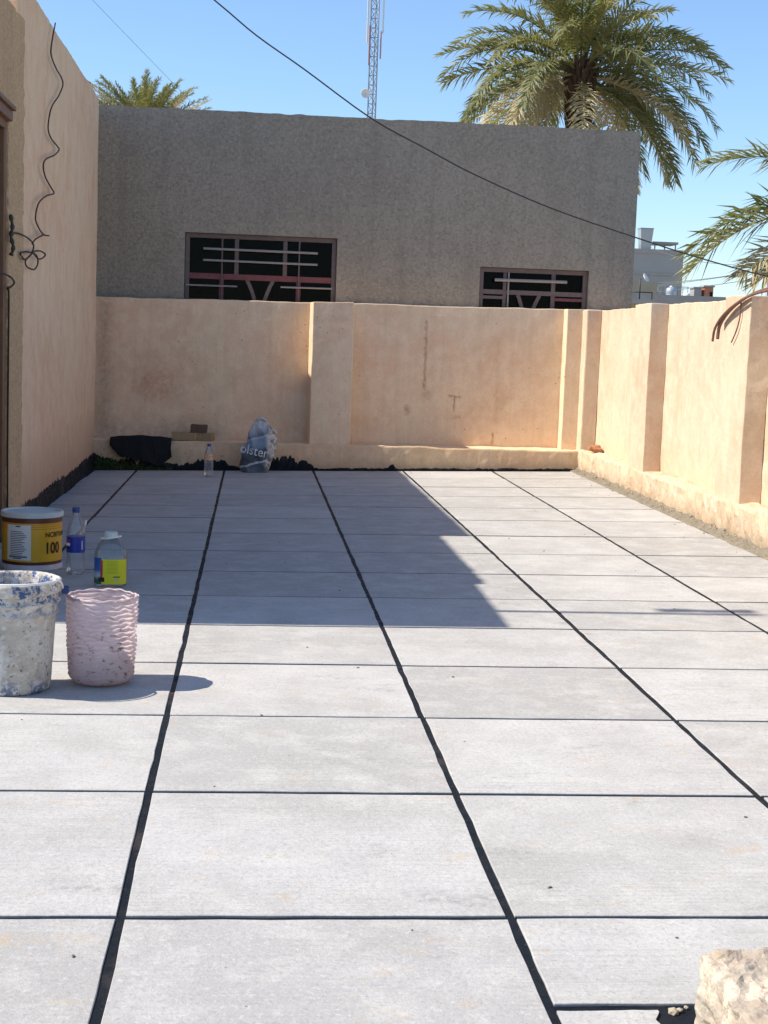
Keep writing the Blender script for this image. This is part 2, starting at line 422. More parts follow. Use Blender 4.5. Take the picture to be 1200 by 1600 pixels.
M['trunk'] = plain('palm_trunk', (0.085, 0.055, 0.04), 0.95, 0.1, 0, 0.5, 12, 0.8)

def clear_plastic(name, tint=(0.93, 0.95, 0.96), haze=0.0, haze_col=(0.7, 0.75, 0.8), blend=0.35):
    n = NT(name)
    tr = n.n('ShaderNodeBsdfTransparent'); tr.inputs[0].default_value = (*tint, 1)
    gl = n.n('ShaderNodeBsdfGlossy'); gl.inputs['Roughness'].default_value = 0.08
    fr = n.n('ShaderNodeLayerWeight'); fr.inputs[0].default_value = blend
    mx = n.n('ShaderNodeMixShader'); n.inp(mx.inputs[0], n.math('MULTIPLY_ADD', fr.outputs['Fresnel'], 0.85, 0.006))
    n.t.links.new(tr.outputs[0], mx.inputs[1]); n.t.links.new(gl.outputs[0], mx.inputs[2])
    last = mx
    if haze:
        df = n.n('ShaderNodeBsdfDiffuse'); df.inputs[0].default_value = (*haze_col, 1)
        m2 = n.n('ShaderNodeMixShader')
        n.inp(m2.inputs[0], n.math('MULTIPLY', n.ramp(n.noise(25, 4, 0.6), [(0.3, 0.4), (0.7, 1.0)]), haze))
        n.t.links.new(mx.outputs[0], m2.inputs[1]); n.t.links.new(df.outputs[0], m2.inputs[2]); last = m2
    n.t.links.new(last.outputs[0], n.t.nodes['Material Output'].inputs[0])
    n.t.nodes.remove(n.b)
    return n.m
M['clear'] = clear_plastic('clear_bottle_plastic', haze=0.22)
M['clear_jug'] = clear_plastic('clear_jug_plastic', (0.90, 0.95, 0.95), haze=0.10)
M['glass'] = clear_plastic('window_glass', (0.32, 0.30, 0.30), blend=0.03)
M['white_plastic'] = plain('white_plastic', (0.75, 0.76, 0.76), 0.4, 0.5, 0, 0.08)

# ------------------------------------------------------------------ the terrace
def zf(x, y):
    """the floor falls to the far left corner where the rain runs off"""
    return 0.0245 * (x - 0.6) * min(max((y - 4) / 10, 0), 1.1)

PLY, PNY = 14.2, 14.55                      # rear plinth face, rear panel face
PLX, PIX, PNX = 3.19, 3.21, 3.36            # side plinth, pilaster and panel faces
HX = -1.5                                   # face of the house
HY0, HY1 = 6.43, 14.26                      # near and far end of the house

ground = slab('ground', (-1500, -400, -3.9), (1500, 2600, -3.6), M['ground'], seg=(6, 6, 1))
tag(ground, kind='structure')

def terrace():
    # bitumen bed, one sheet with a skirt down to the ground
    vs, fs = [], []
    nx, ny = 34, 60; x0, x1, y0, y1 = -3.7, 3.62, -2.2, 14.7
    for j in range(ny + 1):
        for i in range(nx + 1):
            x = x0 + (x1 - x0) * i / nx; y = y0 + (y1 - y0) * j / ny
            vs.append((x, y, zf(x, y) - (0.0035 - 0.0030 * min(1, max(0, (y - 3.5) / 3.5))) + 0.0004 * nz(x, y, 3, 6)))
    for j in range(ny):
        for i in range(nx):
            a = j * (nx + 1) + i; fs.append((a, a + 1, a + nx + 2, a + nx + 1))
    rim = [i for i in range(nx + 1)] + [(j * (nx + 1) + nx) for j in range(1, ny + 1)] + [ny * (nx + 1) + i for i in range(nx - 1, -1, -1)] + [j * (nx + 1) for j in range(ny - 1, 0, -1)]
    base = len(vs)
    for r in rim: vs.append((vs[r][0], vs[r][1], -3.62))
    for k in range(len(rim)):
        k2 = (k + 1) % len(rim); fs.append((rim[k2], rim[k], base + k, base + k2))
    return tag(mesh_obj('terrace_floor', vs, fs, M['bitumen'], smooth=False), kind='structure')
floor = terrace()

def tile(x0, x1, y0, y1, right=None):
    n = 8; pts = []
    ang = random.gauss(0, 0.0006); tilt = (random.gauss(0, .0006), random.gauss(0, .0006)); dz = 0.0016 + random.gauss(0, .0004)
    cx, cy = (x0 + x1) / 2, (y0 + y1) / 2
    for k in range(n): pts.append((x0 + (x1 - x0) * k / n, y0, 0))
    if right:
        for (x, y) in right: pts.append((x, y, 2))
    else:
        for k in range(n): pts.append((x1, y0 + (y1 - y0) * k / n, 1))
    for k in range(n): pts.append((x1 - (x1 - x0) * k / n if not right else (right[-1][0]) - (right[-1][0] - x0) * k / n, y1, 0))
    for k in range(n): pts.append((x0, y1 - (y1 - y0) * k / n, 1))
    top = []
    for (x, y, ax) in pts:
        x += nz(x, y, 1, 9) * 0.0022 + random.gauss(0, .0011); y += nz(x, y, 5, 9) * 0.0025 + random.gauss(0, .0010)
        dx, dy = x - cx, y - cy
        top.append((x - ang * dy, y + ang * dx, zf(x, y) + dz + tilt[0] * dx + tilt[1] * dy))
    N = len(top); vs = []; 
    c = Vector((cx, cy, 0))
    for p in top:      # worn arris: the top sheet ends 2 mm inside the sides
        d = (Vector((p[0], p[1], 0)) - c).normalized() * 0.0018
        vs.append((p[0] - d.x, p[1] - d.y, p[2]))
    vs += [(p[0], p[1], p[2] - 0.0016) for p in top]
    vs += [(p[0], p[1], p[2] - 0.03) for p in top]
    fs = [tuple(range(N))]
    for L in (0, 1):
        for k in range(N):
            k2 = (k + 1) % N
            fs.append((L * N + k2, L * N + k, (L + 1) * N + k, (L + 1) * N + k2))
    return mesh_obj('tile', vs, fs, M['tile'], floor)

XS = [-3.58, -2.75, -1.92, -1.087, -0.257, 0.595, 1.467, 2.337, 3.125]
YS = [-2.0, -1.2, -0.4, 0.42, 1.27, 2.12, 3.085, 3.974, 4.81, 5.613, 6.385, 7.131, 7.911, 8.687, 9.498, 10.321, 11.08, 11.906, 12.638, 13.401, 14.13]
JX, JY = 0.0105, 0.0105
for j in range(len(YS) - 1):
    jy = JY + 0.004 * min(1, max(0, (YS[j] - 6) / 4))
    y0, y1 = YS[j] + jy, YS[j + 1] - jy
    for i in range(len(XS) - 1):
        x0, x1 = XS[i] + JX, XS[i + 1] - JX
        if YS[j] >= 6.38:
            if i < 2: continue
            if i == 2: x0 = HX + 0.008 + 0.015 * random.random()
        ox, oy = random.gauss(0, .0008), random.gauss(0, .0012)
        if XS[i] == 0.595 and abs(YS[j] - 2.12) < 0.01:
            tile(x0, x1, 2.655, y1)
            tile(x0, 0.82, 1.9, 2.628, right=[(0.79, 1.95), (0.815, 2.1), (0.80, 2.3), (0.822, 2.45), (0.795, 2.55), (0.785, 2.59), (0.80, 2.62)])
            continue
        if XS[i] == 0.595 and abs(YS[j] - 1.27) < 0.01:
            tile(x0, 0.82, y0, 1.88); continue
        if XS[i] >= 0.595 and YS[j] < 2.0: continue
        if XS[i] >= 1.4 and abs(YS[j] - 2.12) < 0.01: y0 = 2.655
        if abs(YS[j] - 2.12) < 0.01 and XS[i] < 0.595: y0 = 2.12
        tile(x0 + ox, x1 + ox, y0 + oy, y1 + oy)

# mortar fillet between the tiles and the side wall
def mortar():
    vs, fs = [], []
    ny, nx = 240, 5; y0, y1 = 2.7, 14.2
    for j in range(ny + 1):
        y = y0 + (y1 - y0) * j / ny
        xl = 3.128 - 0.03 * (nz(y, 1, 2, 3) + 0.6 * nz(y, 4, 2, 11)) - 0.02
        for i in range(nx + 1):
            t = i / nx; x = xl + (PLX + 0.02 - xl) * t
            z = zf(x, y) + 0.002 + 0.055 * t ** 1.3 + (0.022 * nz(x, y, 2, 14) + 0.014 * nz(x, y, 6, 40)) * min(1, t * 3)
            vs.append((x, y, z if i else zf(x, y) - 0.004))
    for j in range(ny):
        for i in range(nx):
            a = j * (nx + 1) + i; fs.append((a, a + 1, a + nx + 2, a + nx + 1))
    return mesh_obj('mortar_fillet', vs, fs, M['mortar'], floor, smooth=False)
mortar()
def pebble_mesh(name, mat, seed):
    bm = bmesh.new(); bmesh.ops.create_icosphere(bm, subdivisions=1, radius=1)
    for v in bm.verts: v.co *= 1 + 0.5 * noise.noise(v.co * 1.3 + Vector((seed, 0, 0))); v.co.z *= 0.7
    me = bpy.data.meshes.new(name); bm.to_mesh(me); bm.free(); me.materials.append(mat); return me
rb = bmesh.new()
for k in range(150):
    y = random.uniform(6.5, 14.1); x = PLX - 0.02 - abs(random.gauss(0, .035)); s = random.uniform(.003, .009)
    c = Vector((x, y, zf(x, y) + 0.055 * max(0, (x - 3.06) / 0.13) ** 1.3 + 0.006))
    vv = bmesh.ops.create_icosphere(rb, subdivisions=1, radius=s)['verts']
    for v in vv: v.co = v.co * (1 + 0.5 * noise.noise(v.co * 90)) + c
tag(bm_obj('mortar_crumbs', rb, M['rubble'], floor), kind='stuff')

# ------------------------------------------------------------------ rear parapet wall
rear = empty('rear_parapet_wall', (0.8, PNY, 0))
tag(rear, 'tan plastered parapet wall with rust stains closing the far end of the terrace', 'wall')
def at0(o):       # parts are written in world coordinates; keep them there under the Empty
    p = o.parent
    if p is not None: o.matrix_parent_inverse = Matrix.Translation(-p.location)
    return o
def rtop(x, y):
    return 1.596 + 0.0105 * (x + 1.45) + 0.006 * nz(x, 0, 7, 1.3) + 0.004 * nz(x, 2, 7, 6)
at0(slab('panel', (-2.0, PNY, -0.3), (3.75, 14.74, 1.6), M['rear'], rear, seg=(150, 2, 20), jit=0.006, js=1.5, bev=0.008, ztop=rtop, fine=0.003))
at0(slab('plinth', (-2.0, PLY, -0.3), (3.60, PNY - 0.003, 0.26), M['plinth_rear'], rear, seg=(110, 3, 8), jit=0.006, js=3, bev=0.016, ztop=lambda x, y: 0.248 + 0.012 * (x + 1.5) / 4 + 0.006 * nz(x, y, 3, 4), fine=0.006, fs=14))
def pilaster_rear(x0, x1, yf, slant):
    o = at0(slab('pilaster', (x0, yf, 0.24), (x1, PNY - 0.002, 1.6), M['rear'], rear, seg=(6, 3, 24), jit=0.004, js=2.5, bev=0.006, ztop=lambda x, y: rtop(x, y) + 0.001, fine=0.002))
    for v in o.data.vertices:      # the left cheek splays a little
        if v.co.x < x0 + 0.05: v.co.x += slant * (yf + 0.1 - v.co.y) / 0.2
    return o
pilaster_rear(0.548, 0.945, 14.225, 0.012)
pilaster_rear(3.055, 3.42, 14.38, 0.003)

def tar_band(name, parent, axis, fixed, a0, a1, zfun, step, th, seed):
    """black bitumen smeared up a wall foot, with a ragged top"""
    vs, fs = [], []
    n = int((a1 - a0) / step)
    for i in range(n + 1):
        a = a0 + (a1 - a0) * i / n
        h = zfun(a)
        h = max(0.008, h)
        rows = [(-0.02, th * 1.2), (h * 0.35, th * 1.2), (h * 0.75, th), (h, 0.002), (h, -0.004)]
        for (z, t) in rows:
            t2 = t + 0.006 * nz(a, z, seed, 12) * (1 if t > 0.003 else 0)
            g = zf(a, fixed) if axis == 'x' else zf(fixed, a)
            vs.append((a, fixed - t2, z + g) if axis == 'x' else (fixed + t2, a, z + g))
    m = 5
    for i in range(n):
        for k in range(m - 1):
            q = i * m + k; fs.append((q, q + m, q + m + 1, q + 1))
    o = mesh_obj(name, vs, fs, M['bitumen'], parent, smooth=False)
    return at0(o)
def rag(a, seed):
    return 0.55 * nz(a, seed, 0, 5) + 0.5 * nz(a, seed, 4, 17) + 0.35 * nz(a, seed, 8, 50)
def rear_h(a):
    big = 0.115 * max(0, 1 - ((a - 0.30) / 0.30) ** 2) + 0.08 * max(0, 1 - ((a + 0.42) / 0.22) ** 2) + 0.05 * (a < 0.6) + 0.06 * max(0, 1 - ((a - 1.36) / 0.035) ** 2)
    big += 0.11 * (1 if a < -0.95 else max(0, 1 - (a + 0.95) / 0.2))
    return 0.022 + big * 0.55 + (0.02 + 0.7 * big) * rag(a, 3)
tar_band('bitumen_skirt', rear, 'x', PLY, HX, 3.19, rear_h, 0.012, 0.010, 5)

# ------------------------------------------------------------------ side parapet wall
side = empty('side_parapet_wall', (PNX, 8, 0))
tag(side, 'sunlit tan parapet wall with projecting piers and a crumbling plinth', 'wall')
PIERS = [(11.86, 12.36), (9.42, 9.95), (6.9, 7.4), (4.4, 4.9)]
def stop(x, y):
    pk = max([max(0, 1 - abs(y - (a + b) / 2) / 1.2) for a, b in PIERS] + [0])
    return 1.636 + 0.012 * pk + 0.010 * nz(0, y, 7, 1.1) + 0.004 * nz(1, y, 7, 6)
at0(slab('panel', (PNX, 2.9, -0.3), (3.60, PNY - 0.002, 1.63), M['side'], side, seg=(2, 260, 20), jit=0.008, js=1.4, bev=0.008, ztop=stop, fine=0.005, fs=13))
at0(slab('plinth', (PLX, 2.9, -0.3), (PNX - 0.002, PLY - 0.002, 0.27), M['plinth_side'], side, seg=(3, 230, 8), jit=0.008, js=4, bev=0.018, ztop=lambda x, y: 0.275 + 0.010 * nz(x, y, 3, 3), fine=0.014, fs=13))
for (a, b) in PIERS:
    at0(slab('pilaster', (PIX, a, 0.25), (PNX - 0.002, b, 1.65), M['side'], side, seg=(4, 14, 40), jit=0.006, js=2.5, bev=0.006, ztop=lambda x, y: stop(x, y) + 0.002, fine=0.003, fs=12))
at0(slab('pilaster', (PIX, PLY - 0.004, 0.25), (PNX - 0.002, 14.44, 1.65), M['side'], side, seg=(3, 4, 24), jit=0.003, js=2.5, bev=0.014, ztop=lambda x, y: stop(x, y) + 0.002, fine=0.002))

# ------------------------------------------------------------------ the house on the left
house = empty('house', (HX, 10, 0))
tag(house, 'tall tan plastered house wall with loose wire, rising in shade beside the terrace', 'house')
WT = 0.28
def hw(name, lo, hi, mat, **k): return at0(slab(name, lo, hi, mat, house, **k))
hw('wall', (HX - WT, 9.5, 0.02), (HX, HY1, 3.42), M['house'], seg=(2, 110, 40), jit=0.008, js=1.2, bev=0.008, ztop=lambda x, y: 3.425 + 0.012 * nz(0, y, 2, 1.5) + 0.005 * nz(0, y, 2, 9), fine=0.002)
near_top = lambda x, y: 3.10 + 0.025 * (y - 6.4) + 0.006 * nz(0, y, 2, 3)
hw('wall', (HX - WT, 9.06, 0.02), (HX, 9.499, 3.17), M['house'], seg=(1, 4, 12), ztop=near_top)
hw('wall', (HX - WT, 7.9, 2.50), (HX, 9.059, 3.17), M['house'], seg=(1, 8, 6), ztop=near_top)
hw('wall', (HX - WT, HY0, 0.02), (HX, 7.899, 3.17), M['house'], seg=(1, 12, 12), ztop=near_top)
hw('wall', (-1.92, HY1 + 0.001, 0.02), (-1.62, 14.785, 3.42), M['house'], seg=(1, 2, 12))  # unseen set-back piece, added to keep the sun off the rear ledge
hw('end_wall', (-3.7, HY0, 0.02), (HX - WT - 0.001, HY0 + 0.25, 3.1), M['house'], seg=(10, 1, 8))
hw('end_wall', (-3.7, HY1 - 0.25, 0.02), (HX - WT - 0.001, HY1, 3.42), M['house'], seg=(10, 1, 8))
hw('roof', (-3.7, HY0 + 0.251, 2.75), (HX - WT - 0.002, HY1 - 0.251, 2.98), M['far_conc'])
hw('back_wall', (-3.9, HY0, 0.02), (-3.701, HY1, 3.1), M['house'], seg=(1, 10, 6))
# coarse stucco round the door, standing proud of the smooth plaster
hw('stucco_surround', (HX + 0.001, 9.085, 0.07), (HX + 0.022, 9.66, 3.168), M['stucco'], seg=(1, 22, 110), bev=0.006, fine=0.010, fs=22)
hw('stucco_surround', (HX + 0.001, 7.6, 2.56), (HX + 0.022, 9.084, 3.165), M['stucco'], seg=(1, 30, 24), bev=0.006, fine=0.010, fs=22)
# door, set in a brown frame with a moulded head
door = hw('door', (HX - 0.16, 7.98, 0.02), (HX - 0.11, 8.985, 2.42), M['door_panel'])
for (a, b, c, d) in ((7.90, 7.98, 0.02, 2.42), (8.985, 9.062, 0.02, 2.42), (7.90, 9.062, 2.42, 2.50)):
    at0(slab('door_frame', (HX - 0.20, a, c), (HX + 0.012, b, d), M['wood'], house, bev=0.006))
at0(slab('door_head', (HX + 0.001, 7.85, 2.47), (HX + 0.045, 9.083, 2.53), M['wood'], house, seg=(1, 6, 1), bev=0.008))
at0(slab('door_head', (HX + 0.001, 7.83, 2.531), (HX + 0.065, 9.083, 2.558), M['wood'], house, seg=(1, 6, 1), bev=0.006))
at0(tube_obj('door_handle', [(HX - 0.10, 8.90, 1.05), (HX - 0.05, 8.90, 1.05), (HX - 0.05, 8.80, 1.05)], 0.010, M['steel'], house))
tar_band('bitumen_skirt', house, 'y', HX, HY0 + 0.02, HY1, lambda a: 0.055 + 0.075 * min(1, max(0, (a - 8.6) / 1.2)) + 0.03 * max(0, min(1, (a - 12.6))) + 0.05 * rag(a, 9) + 0.03 * rag(a * 2.1, 4), 0.014, 0.010, 8)

# ------------------------------------------------------------------ wires on the house wall
XW = HX + 0.030
W1 = [(10.994, 3.43), (10.806, 3.242), (10.812, 3.165), (11.082, 3.125), (11.365, 3.11), (11.441, 3.072), (11.199, 2.954), (10.867, 2.835), (10.712, 2.724), (10.686, 2.642), (10.85, 2.602), (11.156, 2.592), (11.263, 2.578), (11.024, 2.512), (10.604, 2.435), (10.453, 2.374), (10.549, 2.311), (10.841, 2.266), (11.01, 2.238), (10.62, 2.183), (10.259, 2.103), (10.12, 2.002), (10.21, 1.95), (10.482, 1.91), (10.766, 1.92)]
W2 = [(9.10, 1.822), (9.336, 1.838), (9.69, 1.839), (9.933, 1.81), (9.936, 1.752), (9.67, 1.697), (9.465, 1.702), (9.465, 1.722), (9.72, 1.748), (9.937, 1.748), (10.222, 1.73), (10.43, 1.745), (10.49, 1.775), (10.307, 1.786), (10.019, 1.765), (9.801, 1.728), (9.671, 1.689), (9.725, 1.655), (9.942, 1.645), (10.167, 1.676), (10.223, 1.717), (10.077, 1.743), (9.936, 1.76)]
W3 = [(9.933, 1.81), (10.071, 1.848), (10.302, 1.884), (10.482, 1.91)]
hang = tube_obj('hanging_wire', spline([(XW, a, b) for a, b in W1], 5), 0.0055, M['wire'], n=5)
tag(hang, 'dark kinked wire zigzagging down the tan house wall from its top edge', 'wire')
loop = empty('looped_wire', (XW, 9.94, 1.75)); tag(loop, 'dark wire twisted into a three-petal loop beside the door', 'wire')
at0(tube_obj('loop', spline([(XW + 0.004 + 0.01 * (i % 3 == 0), a, b) for i, (a, b) in enumerate(W2)], 5), 0.0055, M['wire'], loop, n=5))
at0(tube_obj('tail', spline([(XW + 0.006, a, b) for a, b in W3], 5), 0.0055, M['wire'], loop, n=5))
tie = tube_obj('door_wire', spline([(HX + 0.04, 8.60, 1.571), (HX + 0.05, 8.80, 1.567), (HX + 0.06, 8.98, 1.552), (HX + 0.05, 9.13, 1.532), (HX + 0.045, 9.10, 1.512), (HX + 0.04, 8.95, 1.483), (HX + 0.03, 9.062, 1.46), (HX + 0.028, 9.07, 1.0), (HX + 0.028, 9.065, 0.5), (HX + 0.03, 9.07, 0.1)], 6), 0.006, M['wire'], n=5)
tag(tie, 'dark wire running down the edge of the brown door frame', 'wire')
knot = tube_obj('wire_bundle', spline([(HX + 0.035, 9.075, 1.93), (HX + 0.045, 9.085, 1.86), (HX + 0.04, 9.07, 1.80), (HX + 0.05, 9.09, 1.74), (HX + 0.035, 9.10, 1.69)], 5), [0.008 + 0.008 * math.sin(i * 0.9) ** 2 for i in range(21)], M['cable'], n=6)
tag(knot, 'taped black bundle of wire ends on the brown door frame', 'wire')

# ------------------------------------------------------------------ the grey building behind
bld = empty('grey_building', (1, 14.8, 0))
tag(bld, 'flat-roofed building of rough grey-brown stucco with two barred windows behind the wall', 'building')
BY = 14.8
def wx(x, y): return -0.712 + (x - 288) * 0.0063
def facade():
    bx = [-4.0] + [-4.0 + 0.05 * i for i in range(1, 156)] + [3.80]
    holes = [(-0.705, 0.795, 1.30, 2.262), (2.235, 3.345, 1.30, 2.043)]
    xs = sorted(set([round(v, 3) for v in bx] + [h[0] for h in holes] + [h[1] for h in holes]))
    zs = sorted(set([-3.6, 0.0, 0.7] + [1.30, 2.043, 2.262] + [2.6, 3.0, 3.28, 3.44]))
    def inh(x, z): return any(h[0] < x < h[1] and h[2] < z < h[3] for h in holes)
    vs, fs, ix = [], [], {}
    T = 0.22
    def V(i, k, b):
        if (i, k, b) not in ix:
            x, z = xs[i], zs[k]
            if k == len(zs) - 1: z += 0.010 * nz(x, 0, 1, 2) + 0.010 * nz(x, 3, 1, 9)
            ix[(i, k, b)] = len(vs); vs.append((x, BY + (T if b else 0), z))
        return ix[(i, k, b)]
    solid = lambda i, k: 0 <= i < len(xs) - 1 and 0 <= k < len(zs) - 1 and not inh((xs[i] + xs[i + 1]) / 2, (zs[k] + zs[k + 1]) / 2)
    for i in range(len(xs) - 1):
        for k in range(len(zs) - 1):
            if not solid(i, k): continue
            fs.append((V(i, k, 0), V(i + 1, k, 0), V(i + 1, k + 1, 0), V(i, k + 1, 0)))
            fs.append((V(i, k, 1), V(i, k + 1, 1), V(i + 1, k + 1, 1), V(i + 1, k, 1)))
            if not solid(i - 1, k): fs.append((V(i, k, 0), V(i, k + 1, 0), V(i, k + 1, 1), V(i, k, 1)))
            if not solid(i + 1, k): fs.append((V(i + 1, k, 0), V(i + 1, k, 1), V(i + 1, k + 1, 1), V(i + 1, k + 1, 0)))
            if not solid(i, k + 1): fs.append((V(i, k + 1, 0), V(i + 1, k + 1, 0), V(i + 1, k + 1, 1), V(i, k + 1, 1)))
            if not solid(i, k - 1): fs.append((V(i, k, 0), V(i, k, 1), V(i + 1, k, 1), V(i + 1, k, 0)))
    return at0(mesh_obj('wall', vs, fs, M['grey_stucco'], bld))
facade()
at0(slab('side_wall', (3.58, BY + 0.221, -3.6), (3.798, 20.0, 3.43), M['grey_stucco'], bld, seg=(1, 10, 6)))
at0(slab('side_wall', (-4.0, BY + 0.221, -3.6), (-3.78, 20.0, 3.43), M['grey_stucco'], bld, seg=(1, 10, 6)))
at0(slab('back_wall', (-3.779, 19.78, -3.6), (3.579, 20.0, 3.43), M['grey_stucco'], bld))
at0(slab('roof', (-3.779, BY + 0.221, 2.85), (3.579, 19.779, 3.1), M['far_conc'], bld))
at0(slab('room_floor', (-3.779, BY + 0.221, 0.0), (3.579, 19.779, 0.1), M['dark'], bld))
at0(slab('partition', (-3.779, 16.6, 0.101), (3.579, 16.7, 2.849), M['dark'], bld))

def window(x0, x1, z0, z1, parts):
    fy = BY + 0.075
    bm = bmesh.new()
    def bar(bm, a, b, w, d, y):
        a = Vector((a[0], y, a[1])); b = Vector((b[0], y, b[1])); t = (b - a).normalized(); s = Vector((-t.z, 0, t.x)) * w / 2; dd = Vector((0, d / 2, 0))
        q = [bm.verts.new(p + sx * s + sy * dd) for p in (a, b) for (sx, sy) in ((-1, -1), (1, -1), (1, 1), (-1, 1))]
        for k in range(4): bm.faces.new((q[k], q[(k + 1) % 4], q[4 + (k + 1) % 4], q[4 + k]))
        bm.faces.new(q[:4]); bm.faces.new(q[4:])
    f = 0.042
    bar(bm, (x0, z1 - f / 2), (x1, z1 - f / 2), f, 0.07, fy); bar(bm, (x0, z0 + f / 2), (x1, z0 + f / 2), f, 0.07, fy)
    bar(bm, (x0 + f / 2, z0 + f), (x0 + f / 2, z1 - f), f, 0.068, fy); bar(bm, (x1 - f / 2, z0 + f), (x1 - f / 2, z1 - f), f, 0.068, fy)
    w = at0(bm_obj('window', bm, M['frame'], bld))
    for (nm, a, b, wd, dp, y, m) in parts:
        b2 = bmesh.new()
        if nm == 'brace':      # a flat strip bowed inwards as it drops
            pts = [(a[0] + (b[0] - a[0]) * (1 - (1 - q) ** 2.2), a[1] + (b[1] - a[1]) * q) for q in (0, .12, .26, .42, .6, .8, 1.0)]
            for u in range(6): bar(b2, pts[u], pts[u + 1], wd, dp, y)
        elif nm == 'bar': tube(b2, [(a[0], y, a[1]), (b[0], y, b[1])], wd / 2, 7)
        else: bar(b2, a, b, wd, dp, y)
        o = bm_obj(nm, b2, M[m]); o.parent = w
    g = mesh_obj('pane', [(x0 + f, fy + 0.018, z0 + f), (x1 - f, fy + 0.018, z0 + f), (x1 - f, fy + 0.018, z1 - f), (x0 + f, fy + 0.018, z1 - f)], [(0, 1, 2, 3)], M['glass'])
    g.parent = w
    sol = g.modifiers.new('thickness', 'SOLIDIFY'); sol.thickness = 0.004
def q1(x, y): return (-0.712 + (x - 288) * 0.0063, 2.258 - (y - 363) * 0.00622 + (x - 288) * 0.00026)
fy = BY + 0.075
window(-0.70, 0.79, 1.305, 2.258, [
    ('mullion', (q1(370, 0)[0], 1.86), (q1(370, 0)[0], 2.215), 0.040, 0.05, fy - 0.001, 'frame'), ('mullion', (q1(446, 0)[0], 1.86), (q1(446, 0)[0], 2.215), 0.040, 0.05, fy - 0.001, 'frame'),
    ('transom', (-0.657, 1.845), (0.747, 1.845), 0.055, 0.055, fy - 0.002, 'frame_red'),
    ('brace', (q1(387, 436)[0], 1.82), (q1(405, 470)[0], 1.36), 0.036, 0.04, fy - 0.004, 'frame'), ('brace', (q1(428, 436)[0], 1.82), (q1(410, 470)[0], 1.36), 0.036, 0.04, fy - 0.004, 'frame'),
    ('mullion', (q1(347, 0)[0], 1.348), (q1(347, 0)[0], 1.817), 0.045, 0.05, fy - 0.003, 'frame_red'), ('mullion', (q1(468, 0)[0], 1.348), (q1(468, 0)[0], 1.817), 0.045, 0.05, fy - 0.003, 'frame_red'),
    ('bar', (q1(347, 0)[0] + 0.002, 1.36), (q1(347, 0)[0] + 0.002, 2.215), 0.016, 0, fy - 0.045, 'frame'), ('bar', (q1(468, 0)[0], 1.36), (q1(468, 0)[0], 2.215), 0.016, 0, fy - 0.045, 'frame'),
    ('bar', q1(318, 388), q1(497, 396), 0.024, 0, fy - 0.062, 'bar'), ('bar', q1(318, 406), q1(497, 414), 0.022, 0, fy - 0.062, 'bar'),
    ('bar', q1(292, 445), q1(372, 448), 0.018, 0, fy - 0.062, 'bar'), ('bar', q1(440, 449), q1(521, 452), 0.018, 0, fy - 0.062, 'bar')])
def q2(x, y): return (2.233 + (x - 750) * 0.00652, 2.039 - (y - 417) * 0.00635 + (x - 750) * 0.00026)
window(2.238, 3.34, 1.305, 2.039, [
    ('mullion', (q2(791, 0)[0], 1.348), (q2(791, 0)[0], 1.996), 0.034, 0.05, fy - 0.001, 'frame'), ('mullion', (q2(867, 0)[0], 1.348), (q2(867, 0)[0], 1.996), 0.040, 0.05, fy - 0.001, 'frame'),
    ('bar', (q2(796, 0)[0], 1.36), (q2(796, 0)[0], 1.996), 0.018, 0, fy - 0.045, 'bar'),
    ('transom', (2.281, 1.80), (3.297, 1.80), 0.045, 0.056, fy - 0.002, 'frame'),
    ('transom', (2.281, 1.745), (2.52, 1.745), 0.03, 0.05, fy - 0.003, 'frame'), ('transom', (3.01, 1.745), (3.297, 1.745), 0.03, 0.05, fy - 0.003, 'frame_red'),
    ('brace', (q2(812, 0)[0], 1.778), (q2(824, 0)[0], 1.40), 0.036, 0.04, fy - 0.004, 'frame'), ('brace', (q2(846, 0)[0], 1.778), (q2(832, 0)[0], 1.40), 0.036, 0.04, fy - 0.004, 'frame'),
    ('bar', q2(774, 437), q2(887, 441), 0.032, 0, fy - 0.062, 'bar')])

